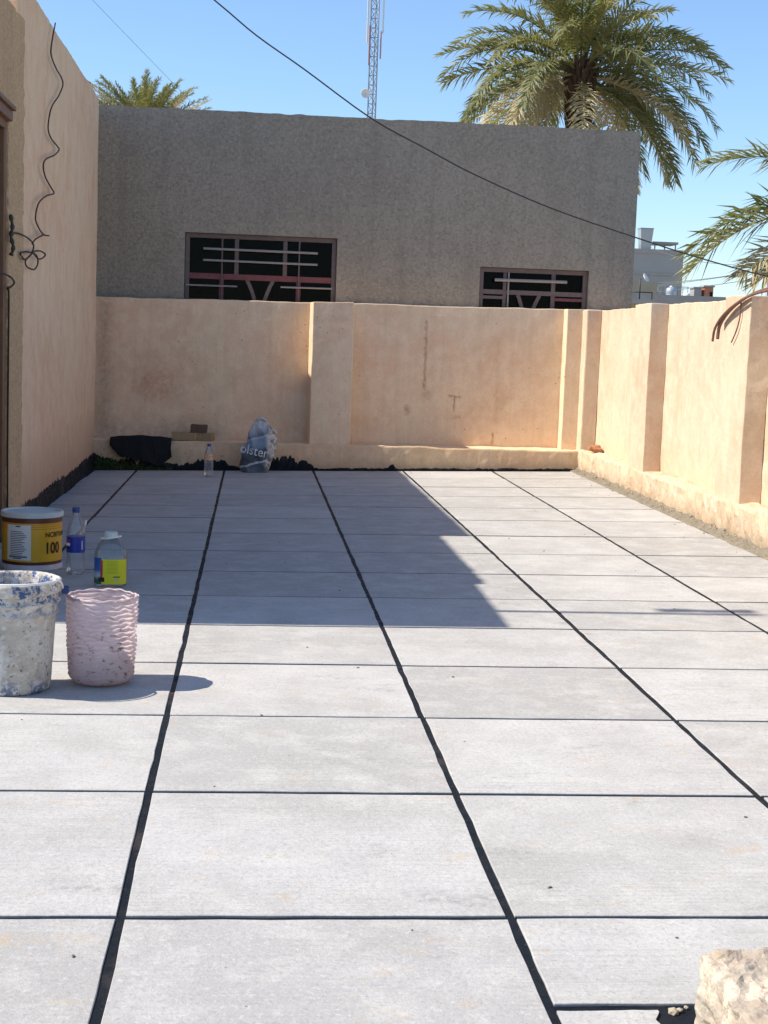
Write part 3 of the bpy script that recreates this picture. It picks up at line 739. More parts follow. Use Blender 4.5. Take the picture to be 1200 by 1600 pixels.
# ------------------------------------------------------------------ palms
def frond_mesh(name, base, az, e0, bend, L, nleaf, lmax, width, mat, roll=0.0, rach=0.022, side_bend=0.0):
    seg = 22; pts = [Vector(base)]; dirs = []
    for i in range(seg):
        t = (i + 0.5) / seg
        e = e0 - bend * t ** 1.35; a = az + side_bend * t * t
        d = Vector((math.cos(a) * math.cos(e), math.sin(a) * math.cos(e), math.sin(e)))
        dirs.append(d); pts.append(pts[-1] + d * (L / seg))
    dirs.append(dirs[-1])
    bm = bmesh.new()
    tube(bm, pts, [rach * (1 - 0.88 * i / seg) for i in range(seg + 1)], 4)
    def at(t):
        x = t * seg; i = min(int(x), seg - 1); f = x - i
        return pts[i].lerp(pts[i + 1], f), dirs[i].lerp(dirs[i + 1], f).normalized()
    rnd = random.Random(hash((round(az, 3), round(e0, 3), round(L, 3))) & 0xffff)
    for k in range(nleaf):
        t = 0.14 + 0.86 * (k + 0.5) / nleaf
        p, d = at(t)
        s = d.cross(Vector((0, 0, 1)))
        if s.length < 0.05: s = Vector((-math.sin(az), math.cos(az), 0)) * -1
        s.normalize(); u = s.cross(d).normalized()
        cr, sr = math.cos(roll), math.sin(roll); s, u = s * cr + u * sr, u * cr - s * sr
        prof = (min(1, (t - 0.08) / 0.22) ** 0.6) * (1 - 0.55 * max(0, (t - 0.45) / 0.55) ** 1.6)
        for sg in (-1, 1):
            ln = lmax * prof * rnd.uniform(0.82, 1.1); fa = math.radians(38 + 22 * (1 - t) + rnd.gauss(0, 9))
            va = math.radians(22 + rnd.gauss(0, 24))
            ld = (s * sg * math.sin(fa) * math.cos(va) + d * math.cos(fa) + u * math.sin(fa) * math.sin(va)).normalized()
            w = d.cross(ld); w = (w.cross(ld) * 0.4 + d * 0.9); w = (w - ld * w.dot(ld)).normalized() * width * 0.5
            p1 = p + ld * ln * 0.45
            dr = Vector((0, 0, -1)) * ln * rnd.uniform(0.08, 0.42)
            p2 = p1 + ld * ln * 0.55 + dr
            a_, b_ = bm.verts.new(p - w * 0.6), bm.verts.new(p + w * 0.6)
            c_, d_ = bm.verts.new(p1 - w), bm.verts.new(p1 + w)
            e_ = bm.verts.new(p2)
            bm.faces.new((a_, b_, d_, c_)); bm.faces.new((c_, d_, e_))
    me = bpy.data.meshes.new(name); bm.to_mesh(me); bm.free(); me.materials.append(mat)
    return me

def palm(loc, ztop, label, n, L, leaf, width, nleaf, seed, extra=(), trunk_r=0.24, emin=-38, group='date palms', bendr=(38, 62), skip=None, dry=0.86):
    rnd = random.Random(seed)
    root = empty('date_palm', (loc[0], loc[1], -3.6)); tag(root, label, 'palm tree', group)
    X, Y = loc
    bm = bmesh.new(); zs = []
    H = ztop + 3.6; n_r = 26; rings = []
    tube(bm, [(X + 0.12 * math.sin(i * 0.17), Y, -3.6 + H * i / n_r) for i in range(n_r + 1)], [trunk_r * (1.25 - 0.25 * min(1, i / 5)) * (1 + 0.05 * math.sin(i * 2.1)) for i in range(n_r + 1)], 12)
    # old leaf bases, thickest below the crown
    for k in range(260):
        z = ztop - 3.2 * (k / 260) ** 1.1 + 0.1; a = k * 2.39996
        rr_ = trunk_r * (1.0 + 0.15 * (1 - k / 260)); xo = X + 0.12 * math.sin((z + 3.6) / H * n_r * 0.17)
        c = Vector((xo + math.cos(a) * rr_ * 0.8, Y + math.sin(a) * rr_ * 0.8, z))
        o = Vector((math.cos(a), math.sin(a), 0)); tdir = (o * 0.75 + Vector((0, 0, 1))).normalized(); sd_ = Vector((-math.sin(a), math.cos(a), 0))
        l = rnd.uniform(0.14, 0.26) + (0.12 if k < 60 else 0)
        q = [bm.verts.new(c + sd_ * 0.075), bm.verts.new(c - sd_ * 0.075), bm.verts.new(c + o * 0.09 - sd_ * 0.05 + Vector((0, 0, -0.04))), bm.verts.new(c + o * 0.09 + sd_ * 0.05 + Vector((0, 0, -0.04)))]
        t_ = [bm.verts.new(c + tdir * l + sd_ * 0.03), bm.verts.new(c + tdir * l - sd_ * 0.03)]
        bm.faces.new((q[0], q[1], t_[1], t_[0])); bm.faces.new((q[3], q[2], t_[1], t_[0])); bm.faces.new((q[0], q[3], t_[0])); bm.faces.new((q[1], q[2], t_[1]))
    at0(bm_obj('trunk', bm, M['trunk'], root))
    xo = X + 0.12 * math.sin(n_r * 0.17)
    def add(az, e0, bend, l, mat, sb=0.0):
        b = Vector((xo + 0.10 * math.cos(az), Y + 0.10 * math.sin(az), ztop + 0.15 * math.sin(e0)))
        me = frond_mesh('frond', b, az, e0, bend, l, nleaf, leaf * rnd.uniform(0.9, 1.08), width, M[mat], roll=rnd.gauss(0, 0.35), side_bend=sb)
        o = bpy.data.objects.new('frond', me); COL.objects.link(o); o.parent = root; at0(o)
    for i in range(n):
        t = i / (n - 1)
        e0 = math.radians(86 - (86 - emin) * t ** 0.85 + rnd.gauss(0, 5)); az = i * 2.39996 + rnd.gauss(0, 0.15)
        bend = math.radians(rnd.uniform(*bendr) + 22 * math.sin(math.pi * min(1, t * 1.2)))
        l = L * (0.72 + 0.32 * min(1, t * 2.2)) * rnd.uniform(0.9, 1.06)
        mat = 'frond_young' if t < 0.14 else ('frond_dry' if (t > dry and rnd.random() < 0.6) else 'frond')
        sb = rnd.gauss(0, 0.25)
        if skip and skip(az, e0): continue
        add(az, e0, bend, l, mat, sb)
    for ex in extra: add(*ex)
    return root
palm((6.08, 28), 6.4, 'tall full date palm whose crown stands above the grey building', 72, 2.65, 0.46, 0.029, 74, 4, dry=0.74, emin=-30, trunk_r=0.17, skip=lambda a, e: math.sin(a) < -0.8 and R(-25) < e < R(5),
     extra=[(R(180), R(24), R(50), 2.65, 'frond'), (R(172), R(10), R(38), 2.5, 'frond'), (R(5), R(28), R(52), 2.8, 'frond'), (R(-4), R(14), R(36), 2.75, 'frond'),
            (R(-12), R(-12), R(58), 2.75, 'frond'), (R(8), R(-20), R(55), 2.8, 'frond'), (R(-25), R(-28), R(50), 2.6, 'frond'), (R(196), R(-25), R(45), 2.3, 'frond_dry'), (R(-35), R(-38), R(40), 2.3, 'frond'), (R(200), R(-10), R(55), 2.5, 'frond_dry'), (R(215), R(-38), R(40), 2.2, 'frond_dry')])
palm((-2.75, 38), 6.0, 'distant date palm with only its leaf tips above the grey roof edge', 54, 1.75, 0.28, 0.018, 80, 8, emin=36, bendr=(4, 20))
palm((9.0, 20), 3.2, 'date palm beyond the sunlit side wall with fronds reaching over it', 46, 2.6, 0.62, 0.030, 92, 15, emin=-35, skip=lambda a, e: math.cos(a) < -0.1,
     extra=[(R(181), R(10), R(64), 3.2, 'frond'), (R(177), R(15), R(64), 3.1, 'frond'), (R(174), R(36), R(58), 2.85, 'frond'), (R(186), R(-6), R(36), 2.45, 'frond_dry'), (R(190), R(-12), R(30), 2.35, 'frond_dry')])

# ------------------------------------------------------------------ radio mast
mast = empty('radio_mast', (6.65, 90, -3.6))
tag(mast, 'slender lattice radio mast with panel antennas rising behind the grey building', 'mast')
MW = 0.27; MZ = 31
legs = [(6.65 + MW * math.cos(a), 90 + MW * math.sin(a)) for a in (R(200), R(320), R(80))]
for (x, y) in legs: at0(tube_obj('leg', [(x, y, -3.6), (x, y, MZ)], 0.042, M['steel'], mast, n=5))
bm = bmesh.new(); z = -3.3; k = 0
while z < MZ - 0.5:
    for i in range(3):
        a, b = legs[i], legs[(i + 1) % 3]
        tube(bm, [(a[0], a[1], z), (b[0], b[1], z)], 0.018, 3, False)
        p, q = (a, b) if k % 2 else (b, a)
        tube(bm, [(p[0], p[1], z), (q[0], q[1], z + 0.55)], 0.018, 3, False)
    z += 0.55; k += 1
tag(at0(bm_obj('lattice_bracing', bm, M['steel'], mast)), kind='stuff')
for (dx, dy, z0, z1, w, m) in ((-0.42, -0.1, 18.9, 24.5, 0.10, 'white_paint'), (-0.30, -0.22, 17.6, 19.9, 0.09, 'red_paint'), (0.50, -0.1, 19.5, 24.5, 0.09, 'white_paint'), (0.38, -0.22, 18.0, 19.6, 0.08, 'red_paint')):
    at0(slab('antenna', (6.65 + dx - w / 2, 90 + dy - 0.06, z0), (6.65 + dx + w / 2, 90 + dy + 0.06, z1), M[m], mast, bev=0.02))
bm, rg = lathe_bm([(0.02, -0.10), (0.15, -0.07), (0.26, 0.0), (0.28, 0.06), (0.26, 0.06), (0.14, -0.02), (0.02, -0.05)], 20)
bmesh.ops.rotate(bm, verts=bm.verts, matrix=Matrix.Rotation(R(90), 3, 'X')); bmesh.ops.translate(bm, verts=bm.verts, vec=(6.22, 89.75, 15.95))
at0(bm_obj('dish', bm, M['white_paint'], mast, smooth=True))
at0(tube_obj('dish_arm', [(6.22, 89.82, 15.95), (6.40, 89.95, 15.95)], 0.03, M['steel'], mast))

# ------------------------------------------------------------------ the town beyond the side wall
def fbox(name, x0, x1, y0, y1, z0, z1, m, parent=None, bev=0.0):
    o = slab(name, (x0, y0, z0), (x1, y1, z1), M[m], parent, bev=bev)
    return at0(o) if parent else o
g = empty('grey_block', (34, 130, -3.6)); tag(g, 'plain grey apartment block with an elevated tank, far beyond the grey stucco building', 'building')
fbox('wall', 27, 37.85, 130, 144, -3.6, 9.95, 'far_grey', g)
fbox('parapet', 26.95, 37.9, 129.95, 130.3, 9.951, 10.35, 'far_conc', g)
fbox('stair_house', 31.2, 33.2, 131, 136, 9.951, 10.9, 'far_conc', g)
fbox('ledge', 30, 37.0, 129.85, 129.999, 8.1, 8.25, 'far_conc', g)
fbox('ledge', 30, 36.0, 129.85, 129.999, 7.2, 7.3, 'far_conc', g)
for (a, b) in ((34.0, 7.4), (36.2, 7.4)):
    w = fbox('window', a, a + 0.9, 129.93, 129.998, b - 2.2, b - 1.0, 'dark', g)
for x in (35.7, 36.6, 37.6): fbox('post', x, x + 0.1, 132, 132.1, 9.951, 10.95, 'far_conc', g)
fbox('canopy', 35.4, 37.75, 131.5, 134, 10.951, 11.15, 'far_conc', g)
t = empty('elevated_tank', (34.5, 131, 10)); tag(t, 'square sheet-metal tank tapering downward on the roof of the far grey block', 'tank')
def hopper():
    vs = []
    for (s, z) in ((0.44, 10.352), (0.5, 11.2), (0.58, 12.15)):
        for (a, b) in ((-1, -1), (1, -1), (1, 1), (-1, 1)): vs.append((34.55 + a * s, 131 + b * s, z))
    fs = [(0, 3, 2, 1), (8, 9, 10, 11)]
    for L in (0, 4):
        for k in range(4): fs.append((L + k, L + (k + 1) % 4, L + 4 + (k + 1) % 4, L + 4 + k))
    return at0(mesh_obj('tank_body', vs, fs, M['tank'], t))
hopper()
fbox('rim', 33.95, 35.15, 130.4, 131.6, 12.151, 12.22, 'steel', t)
fbox('support', 34.0, 34.1, 130.5, 130.6, 9.96, 10.35, 'steel', t); fbox('support', 35.0, 35.1, 130.5, 130.6, 9.96, 10.35, 'steel', t)

h1 = empty('ochre_house', (12.5, 45, -3.6)); tag(h1, 'low ochre flat-roofed house just beyond the far corner of the terrace walls', 'house')
fbox('wall', 10.6, 13.6, 45, 52, -3.6, 2.72, 'far_ochre', h1)
fbox('roof', 10.5, 13.72, 44.9, 52.1, 2.721, 2.86, 'far_conc', h1)
fbox('window', 11.8, 12.6, 44.95, 44.999, 1.2, 2.2, 'dark', h1)
h2 = empty('concrete_house', (17.5, 60, -3.6)); tag(h2, 'long low bare-concrete house whose flat roof carries tanks and a brick hut', 'house')
fbox('wall', 14.6, 19.3, 60, 68, -3.6, 3.30, 'far_conc', h2)
fbox('parapet', 14.5, 19.4, 59.9, 60.15, 3.301, 3.62, 'far_conc', h2)
fbox('roof_room', 15.9, 17.0, 62, 65, 3.301, 4.22, 'far_beige', h2)
hut = empty('brick_hut', (18.8, 61.5, 3.3)); tag(hut, 'small orange brick hut on the flat concrete roof', 'hut')
fbox('wall', 18.75, 19.12, 61, 61.6, 3.302, 4.05, 'far_orange', hut); fbox('roof', 18.70, 19.17, 60.95, 61.65, 4.051, 4.12, 'far_conc', hut); fbox('door', 18.98, 19.10, 60.97, 60.999, 3.302, 3.85, 'dark', hut)
wt = empty('grey_hut', (18.45, 61.5, 3.3)); tag(wt, 'small grey block hut beside the orange brick hut', 'hut')
fbox('wall', 18.30, 18.62, 61, 61.6, 3.302, 3.98, 'far_conc', wt); fbox('roof', 18.26, 18.66, 60.95, 61.65, 3.981, 4.04, 'far_grey', wt)
def barrel(x, y, z, r, hgt, label, m):
    o = empty('water_tank', (x, y, z)); tag(o, label, 'tank')
    bm, rg = lathe_bm([(r * 0.97, 0), (r, 0.04), (r, hgt * 0.3), (r * 0.97, hgt * 0.33), (r, hgt * 0.36), (r, hgt * 0.64), (r * 0.97, hgt * 0.67), (r, hgt * 0.7), (r, hgt), (r * 0.6, hgt * 1.1), (0.05, hgt * 1.14)], 24)
    bm.faces.new(rg[-1])
    b = bm_obj('barrel', bm, M[m], o, smooth=True)
    bm, rg = lathe_bm([(r * 0.3, hgt * 1.09), (r * 0.3, hgt * 1.2), (0.02, hgt * 1.22)], 16); bm.faces.new(rg[-1])
    bm_obj('lid', bm, M['white_paint'], o, smooth=True)
barrel(17.40, 61.3, 3.302, 0.22, 0.62, 'round metal water tank with a white cap on the concrete roof', 'tank')
barrel(17.95, 60.9, 3.302, 0.15, 0.42, 'small white water tank in front of the roof railing', 'white_plastic')
rail = empty('roof_railing', (17.9, 63, 3.3)); tag(rail, 'thin metal railing on the concrete roof behind the water tanks', 'railing')
for i in range(7): at0(tube_obj('post', [(17.3 + 0.22 * i, 63, 3.302), (17.3 + 0.22 * i, 63, 4.1)], 0.012, M['steel'], rail, n=4))
for z in (3.7, 4.1): at0(tube_obj('rail', [(17.28, 63, z), (18.65, 63, z)], 0.014, M['steel'], rail, n=4))
h3 = empty('pink_house', (21.5, 90, -3.6)); tag(h3, 'pale pink house half hidden at the corner of the grey stucco building', 'house')
fbox('wall', 21.5, 24.0, 90, 96, -3.6, 5.3, 'far_pink', h3); fbox('parapet', 21.45, 24.05, 89.95, 90.2, 5.301, 5.6, 'far_beige', h3); fbox('window', 22.9, 23.4, 89.95, 89.999, 4.0, 4.8, 'dark', h3)
dishr = empty('satellite_dish', (12.05, 46, 2.86)); tag(dishr, 'satellite dish on a black pipe frame on the ochre house roof', 'satellite dish')
at0(tube_obj('mast', [(12.05, 46, 2.862), (12.05, 46, 3.55)], 0.022, M['cable'], dishr))
at0(tube_obj('crossbar', [(11.75, 46, 3.12), (12.45, 46, 3.12)], 0.02, M['cable'], dishr)); at0(tube_obj('foot', [(11.75, 46, 2.862), (11.75, 46, 3.12)], 0.018, M['cable'], dishr)); at0(tube_obj('foot', [(12.45, 46, 2.862), (12.45, 46, 3.12)], 0.018, M['cable'], dishr))
bm, rg = lathe_bm([(0.01, -0.05), (0.09, -0.03), (0.15, 0.015), (0.145, 0.02), (0.08, -0.02), (0.01, -0.04)], 20)
bmesh.ops.rotate(bm, verts=bm.verts, matrix=Matrix.Rotation(R(62), 3, 'X') ); bmesh.ops.rotate(bm, verts=bm.verts, matrix=Matrix.Rotation(R(55), 3, 'Z')); bmesh.ops.translate(bm, verts=bm.verts, vec=(12.22, 46, 3.58))
at0(bm_obj('dish', bm, M['white_plastic'], dishr, smooth=True))
for (x, z1, lab) in ((11.32, 3.75, 'thin aerial pole standing on the ochre house roof'), ):
    o = empty('aerial_pole', (x, 45.6, 2.86)); tag(o, lab, 'pole')
    at0(tube_obj('pole', [(x, 45.6, 2.862), (x, 45.6, z1)], 0.016, M['cable'], o, n=5))
    for k in range(3): at0(tube_obj('rod', [(x - 0.1, 45.6, z1 - 0.08 * k - 0.03), (x + 0.1, 45.6, z1 - 0.08 * k - 0.03)], 0.006, M['cable'], o, n=4))

def utility_pole(x, y, z, label):
    o = empty('utility_pole', (x, y, -3.6)); tag(o, label, 'utility pole')
    at0(tube_obj('pole', [(x, y, -3.6), (x, y, z)], [0.10, 0.06], M['steel'], o)); at0(tube_obj('crossarm', [(x - 0.6, y, z - 0.3), (x + 0.6, y, z - 0.3)], 0.04, M['steel'], o, n=4))
    return o
utility_pole(24.6, 70, 5.7, 'slim utility pole beyond the side wall carrying several lines')
def sag(a, b, s, n=24):
    a, b = Vector(a), Vector(b); return [a.lerp(b, i / n) + Vector((0, 0, -4 * s * (i / n) * (1 - i / n))) for i in range(n + 1)]
for i, (zr, end, s) in enumerate(((5.4, (16.0, 100, 6.6), 0.9), (5.4, (14.0, 100, 5.2), 0.6), (5.1, (13.5, 100, 4.4), 0.5), (5.65, (35.0, 131, 10.6), 0.5))):
    l = tube_obj('power_line', sag((24.6 + 0.2 * (i - 1), 70, zr), end, s), 0.016, M['thin_cable'], n=4)
    tag(l, ('upper thin power line sagging from the slim utility pole behind the grey building', 'middle thin power line between the slim utility pole and the far pole', 'lowest thin power line just above the roof railing', 'thin power line running from the slim utility pole to the elevated tank')[i], 'cable', 'power lines above the far roofs')
utility_pole(15.0, 100, 6.9, 'utility pole standing behind the grey stucco building')
utility_pole(0.3, 30, 4.6, 'short utility pole hidden behind the grey stucco building')
utility_pole(-9.0, 30, 13.6, 'tall utility pole behind the plastered house')
tl = tube_obj('thin_line', sag((0.3, 30, 4.3), (-9.0, 30, 13.3), 0.12), 0.0035, M['thin_cable'], n=4)
tag(tl, 'hair-thin grey line slanting through the sky towards the small palm tips', 'cable')

# ------------------------------------------------------------------ cable across the terrace, with its roof post
post = empty('cable_post', (-1.64, 6.83, 3.11)); tag(post, 'steel post on the house roof corner holding the black cable', 'post')
at0(tube_obj('pole', [(-1.64, 6.83, 3.06), (-1.64, 6.83, 4.75)], 0.022, M['steel'], post, n=8))
at0(slab('base_plate', (-1.73, 6.74, 3.105), (-1.55, 6.92, 3.135), M['steel'], post))
bm = bmesh.new(); tube(bm, [(-1.64 + 0.16 * math.cos(k * 0.52) * (1 + 0.1 * math.sin(k * 3)), 6.83 + 0.05 + 0.012 * (k % 7), 4.48 + 0.20 * math.sin(k * 0.52)) for k in range(40)], 0.014, 5)  # unseen coil, shaped to cast the blurred shadow on the right-hand tiles
at0(bm_obj('shadow_coil', bm, M['cable'], post, smooth=True))
CB = [(-1.64, 6.83, 3.86), (-1.2, 6.83, 3.47), (-0.7, 6.83, 3.09), (-0.216, 6.83, 2.741), (-0.027, 6.83, 2.599), (0.192, 6.83, 2.462), (0.503, 6.83, 2.26), (0.757, 6.83, 2.138), (0.983, 6.83, 2.033), (1.347, 6.83, 1.896), (1.746, 6.83, 1.781), (2.056, 6.83, 1.699), (2.4, 6.83, 1.624), (2.85, 6.84, 1.55), (3.35, 6.86, 1.50)]
cb = tube_obj('overhead_cable', spline(CB, 4), 0.0035, M['cable'], n=6)
tag(cb, 'black cable sagging across the terrace in front of the grey building', 'cable')

# brown stalks bent over the side wall
st = empty('dry_stalks', (3.15, 9.6, 1.65)); tag(st, 'two brown stalks with a hanging strand bent over the side wall top', 'stalks')
S1 = [(3.185, 10.00, 1.357), (3.186, 9.975, 1.445), (3.187, 9.83, 1.530), (3.19, 9.58, 1.606), (3.205, 9.27, 1.662), (3.26, 8.98, 1.685), (3.40, 8.75, 1.69), (3.6, 8.55, 1.69)]
at0(tube_obj('stalk', spline(S1, 6), [0.012] * 20 + [0.010] * 23, M['stalk'], st))
at0(tube_obj('stalk', spline([(x - 0.020, y + 0.045 - 0.06 * i / 7, z - 0.016) for i, (x, y, z) in enumerate(S1)], 6), 0.009, M['stalk'], st))
at0(tube_obj('strand', spline([(3.196, 9.73, 1.335), (3.197, 9.64, 1.42), (3.197, 9.59, 1.504), (3.195, 9.58, 1.60)], 6), 0.005, M['stalk'], st))

# ------------------------------------------------------------------ things standing on the tiles
def put(o, x, y, dz=0.0, rot=0.0):
    o.location = (x, y, zf(x, y) + dz); o.rotation_euler = (0, 0, rot); return o

# white builder's bucket
def bucket_mat():
    n = NT('mortar_stained_bucket', 0.75, 0.25); o = n.sep()
    c = n.mix(n.ramp(n.noise(9, 5, 0.7), [(0.4, 0), (0.65, 1)]), (0.56, 0.52, 0.46), (0.42, 0.37, 0.30))
    c = n.mix(n.ramp(n.noise(45, 4, 0.7), [(0.52, 0), (0.62, 0.8)]), c, (0.60, 0.60, 0.58))
    zb = n.n('ShaderNodeMapRange'); n.inp(zb.inputs[0], o[2]); zb.inputs[1].default_value = 0.25; zb.inputs[2].default_value = 0.33
    zb2 = n.n('ShaderNodeMapRange'); n.inp(zb2.inputs[0], o[2]); zb2.inputs[1].default_value = 0.09; zb2.inputs[2].default_value = 0.0
    band = n.math('MAXIMUM', zb.outputs[0], zb2.outputs[0])
    blue = n.math('MULTIPLY', n.ramp(n.noise(26, 5, 0.75), [(0.50, 0), (0.56, 1)]), n.math('MULTIPLY', band, 0.95))
    c = n.mix(blue, c, (0.035, 0.09, 0.22))
    wh = n.math('MULTIPLY', n.ramp(n.noise(20, 5, 0.7, n.mapv((1, 1, 1), (3, 8, 1))), [(0.52, 0), (0.6, 1)]), band)
    c = n.mix(wh, c, (0.70, 0.67, 0.63))
    c = n.mix(n.ramp(n.noise(60, 4, 0.7, n.mapv((1, 1, 1), (1, 5, 9))), [(0.60, 0), (0.66, 0.9)]), c, (0.12, 0.09, 0.08))
    return n.out(c, n.bump(n.noise(60, 5, 0.7), 0.8, 0.006))
M['bucket'] = bucket_mat()
M['bucket_in'] = plain('bucket_inside', (0.50, 0.49, 0.46), 0.7, 0.2, 0, 0.4, 18, 0.5)
bk = empty('mortar_bucket'); tag(bk, "white builder's bucket crusted with mortar and blue paint, beside the woven basket", 'bucket')
rimr, basr, bh = 0.170, 0.133, 0.392
prof = [(0.0, 0.004), (basr - 0.012, 0.0), (basr, 0.010)]
for k in range(1, 13):
    z = 0.01 + (0.265 - 0.01) * k / 12; prof.append((basr + (rimr - 0.012 - basr) * z / bh, z))
for (z, d) in ((0.270, 0.006), (0.278, 0.014), (0.286, 0.006), (0.305, 0.004), (0.312, 0.013), (0.320, 0.014), (0.327, 0.004), (0.345, 0.005), (0.352, 0.016), (0.372, 0.016), (0.380, 0.012), (0.388, 0.014), (0.392, 0.008), (0.391, 0.002)):
    prof.append((basr + (rimr - 0.014 - basr) * z / bh + d, z))
for k in range(9):
    z = 0.385 - 0.365 * k / 8; prof.append((basr + (rimr - 0.012 - basr) * z / bh - 0.004, z))
prof.append((0.0, 0.018))
bm, rg = lathe_bm(prof, 64, wob=lambda a, z, r: (0.0022 * nz(math.cos(a), math.sin(a), z * 8, 5) if r > 0.01 else 0, 0.004 * nz(math.cos(a), math.sin(a), 3, 1.5) if z > 0.3 else 0))
bmesh.ops.remove_doubles(bm, verts=bm.verts, dist=0.0003)
bb = bm_obj('body', bm, M['bucket'], bk, smooth=True)
hd = [(0.172 * math.cos(a), 0.172 * math.sin(a), 0.352 + 0.044 * min(1, math.sin(t * math.pi) * 3)) for t, a in [(k / 24, R(5) - R(190) * k / 24) for k in range(25)]]
hd = [(x * (1.0 + 0.04 * math.sin(math.pi * i / 24)), y * (1.0 + 0.04 * math.sin(math.pi * i / 24)), z) for i, (x, y, z) in enumerate(hd)]
tube_obj('handle', hd, 0.0045, M['white_plastic'], bk)
for a in (R(5), R(-185)):
    o = slab('lug', (-0.014, -0.014, -0.013), (0.012, 0.014, 0.013), plain('blue_lug', (0.03, 0.05, 0.16), 0.6) if a > 0 else M['bucket'], bk, bev=0.006)
    o.location = (0.182 * math.cos(a), 0.182 * math.sin(a), 0.352); o.rotation_euler = (0, 0, a)
put(bk, -0.819, 5.162, 0.002)

# woven basket
def basket_mat():
    n = NT('pinkish_woven_plastic', 0.6, 0.3); o = n.sep()
    c = n.mix(n.noise(14, 4), (0.74, 0.63, 0.65), (0.80, 0.71, 0.72))
    mr = n.n('ShaderNodeMapRange'); n.inp(mr.inputs[0], n.math('ADD', o[2], n.math('MULTIPLY', n.noise(16, 4), 0.08))); mr.inputs[1].default_value = 0.19; mr.inputs[2].default_value = 0.02
    c = n.mix(n.math('MULTIPLY', mr.outputs[0], 0.75), c, (0.33, 0.26, 0.24))
    mid = n.n('ShaderNodeMapRange'); n.inp(mid.inputs[0], o[2]); mid.inputs[1].default_value = 0.30; mid.inputs[2].default_value = 0.16
    c = n.mix(n.math('MULTIPLY', n.ramp(n.noise(38, 5, 0.7, n.mapv((1, 1, 1.6))), [(0.56, 0), (0.64, 0.9)]), mid.outputs[0]), c, (0.16, 0.11, 0.10))
    n.inp(n.b.inputs['Base Color'], c); n.inp(n.b.inputs['Normal'], n.bump(n.noise(90, 3), 0.3, 0.003))
    tr = n.n('ShaderNodeBsdfTranslucent'); n.inp(tr.inputs[0], c)
    mx = n.n('ShaderNodeMixShader'); mx.inputs[0].default_value = 0.45
    n.t.links.new(n.b.outputs[0], mx.inputs[1]); n.t.links.new(tr.outputs[0], mx.inputs[2]); n.t.links.new(mx.outputs[0], n.t.nodes['Material Output'].inputs[0])
    return n.m
M['basket'] = basket_mat()
bs = empty('woven_basket'); tag(bs, 'pale pink woven basket with a wavy surface and grimy foot, beside the bucket', 'basket')
prof = [(0.0, 0.004), (0.07, 0.002), (0.098, 0.008), (0.112, 0.022)]
NZ = 84
for k in range(NZ + 1): prof.append((0.117 + 0.008 * (k / NZ), 0.03 + 0.285 * k / NZ))
def weave(a, z, r):
    if z < 0.028 or r < 0.113 or (r < 0.1165 and z > 0.2): return (0, 0.005 * nz(math.cos(a), math.sin(a), 2, 4) if z > 0.3 else 0)
    ph = z / 0.0165 * 2 * math.pi + 1.25 * math.sin(a * 10 + 2.5 * nz(math.cos(a), math.sin(a), z * 9, 1.6)) + 0.8 * nz(math.cos(a) * 1.5, math.sin(a) * 1.5, z * 16, 1.3) + 0.9 * math.sin(a * 17 + z * 130)
    amp = 0.0066 * min(1, 0.35 + (z - 0.03) / 0.16) * (0.75 + 0.5 * nz(math.cos(a), math.sin(a), z * 6, 3))
    return (amp * math.sin(ph), 0.006 * nz(math.cos(a), math.sin(a), 2, 4) if z > 0.3 else 0)
bm, rg = lathe_bm(prof, 120, wob=weave)
bmesh.ops.remove_doubles(bm, verts=bm.verts, dist=0.0003)
bm_obj('body', bm, M['basket'], bs, smooth=True)
for k in range(3):       # twisted rim strands
    tube_obj('rim_strand', [((0.122 + 0.002 * math.cos(7 * a + 2.1 * k)) * math.cos(a), (0.122 + 0.002 * math.cos(7 * a + 2.1 * k)) * math.sin(a), 0.314 + 0.003 * math.sin(5 * a + 2.1 * k) + 0.006 * nz(math.cos(a), math.sin(a), 2, 4)) for a in [2 * math.pi * i / 90 for i in range(91)]], 0.0034, M['basket'], bs, n=5)
put(bs, -0.52, 5.276, 0.002)

# yellow paint pail
def curved_text(body, size, r, a0, z0, mat, parent, squash=1.0, flip=False):
    vs, fs = text_points(body, size, 0.018)
    out = []
    for v in vs:
        a = a0 + v.x * squash / r; out.append((r * math.cos(a), r * math.sin(a), z0 + v.y))
    return mesh_obj('lettering', out, fs, mat, parent)
def patch(r, a0, a1, z0, z1, mat, parent, name, n=12):
    vs, fs = [], []
    for i in range(n + 1):
        a = a0 + (a1 - a0) * i / n
        for (q, z) in ((r, z0), (r, z1)): vs.append((q * math.cos(a), q * math.sin(a), z))
    for i in range(n): fs.append((2 * i, 2 * i + 2, 2 * i + 3, 2 * i + 1))
    return mesh_obj(name, vs, fs, mat, parent)
def yellow_mat():
    n = NT('yellow_print', 0.35, 0.5); o = n.sep()
    c = n.mix(n.noise(6, 3), (0.62, 0.33, 0.015), (0.70, 0.42, 0.02))
    w = n.math('FRACT', n.math('MULTIPLY', o[2], 85)); up = n.math('GREATER_THAN', o[2], 0.213)
    c = n.mix(n.math('MULTIPLY', n.math('MULTIPLY', n.math('GREATER_THAN', w, 0.6), up), 0.75), c, (0.42, 0.14, 0.01))
    c = n.mix(n.math('GREATER_THAN', o[2], 0.251), c, (0.10, 0.025, 0.012))
    c = n.mix(n.math('LESS_THAN', o[2], 0.045), c, (0.08, 0.022, 0.012))
    return n.out(c)
yb = empty('paint_pail'); tag(yb, 'yellow printed paint pail with a white lid standing in the house shade', 'pail')
bm, rg = lathe_bm([(0.0, 0.003), (0.150, 0.0), (0.156, 0.006), (0.158, 0.030), (0.1575, 0.032), (0.1595, 0.275), (0.155, 0.276), (0.0, 0.276)], 64)
bmesh.ops.remove_doubles(bm, verts=bm.verts, dist=0.0003)
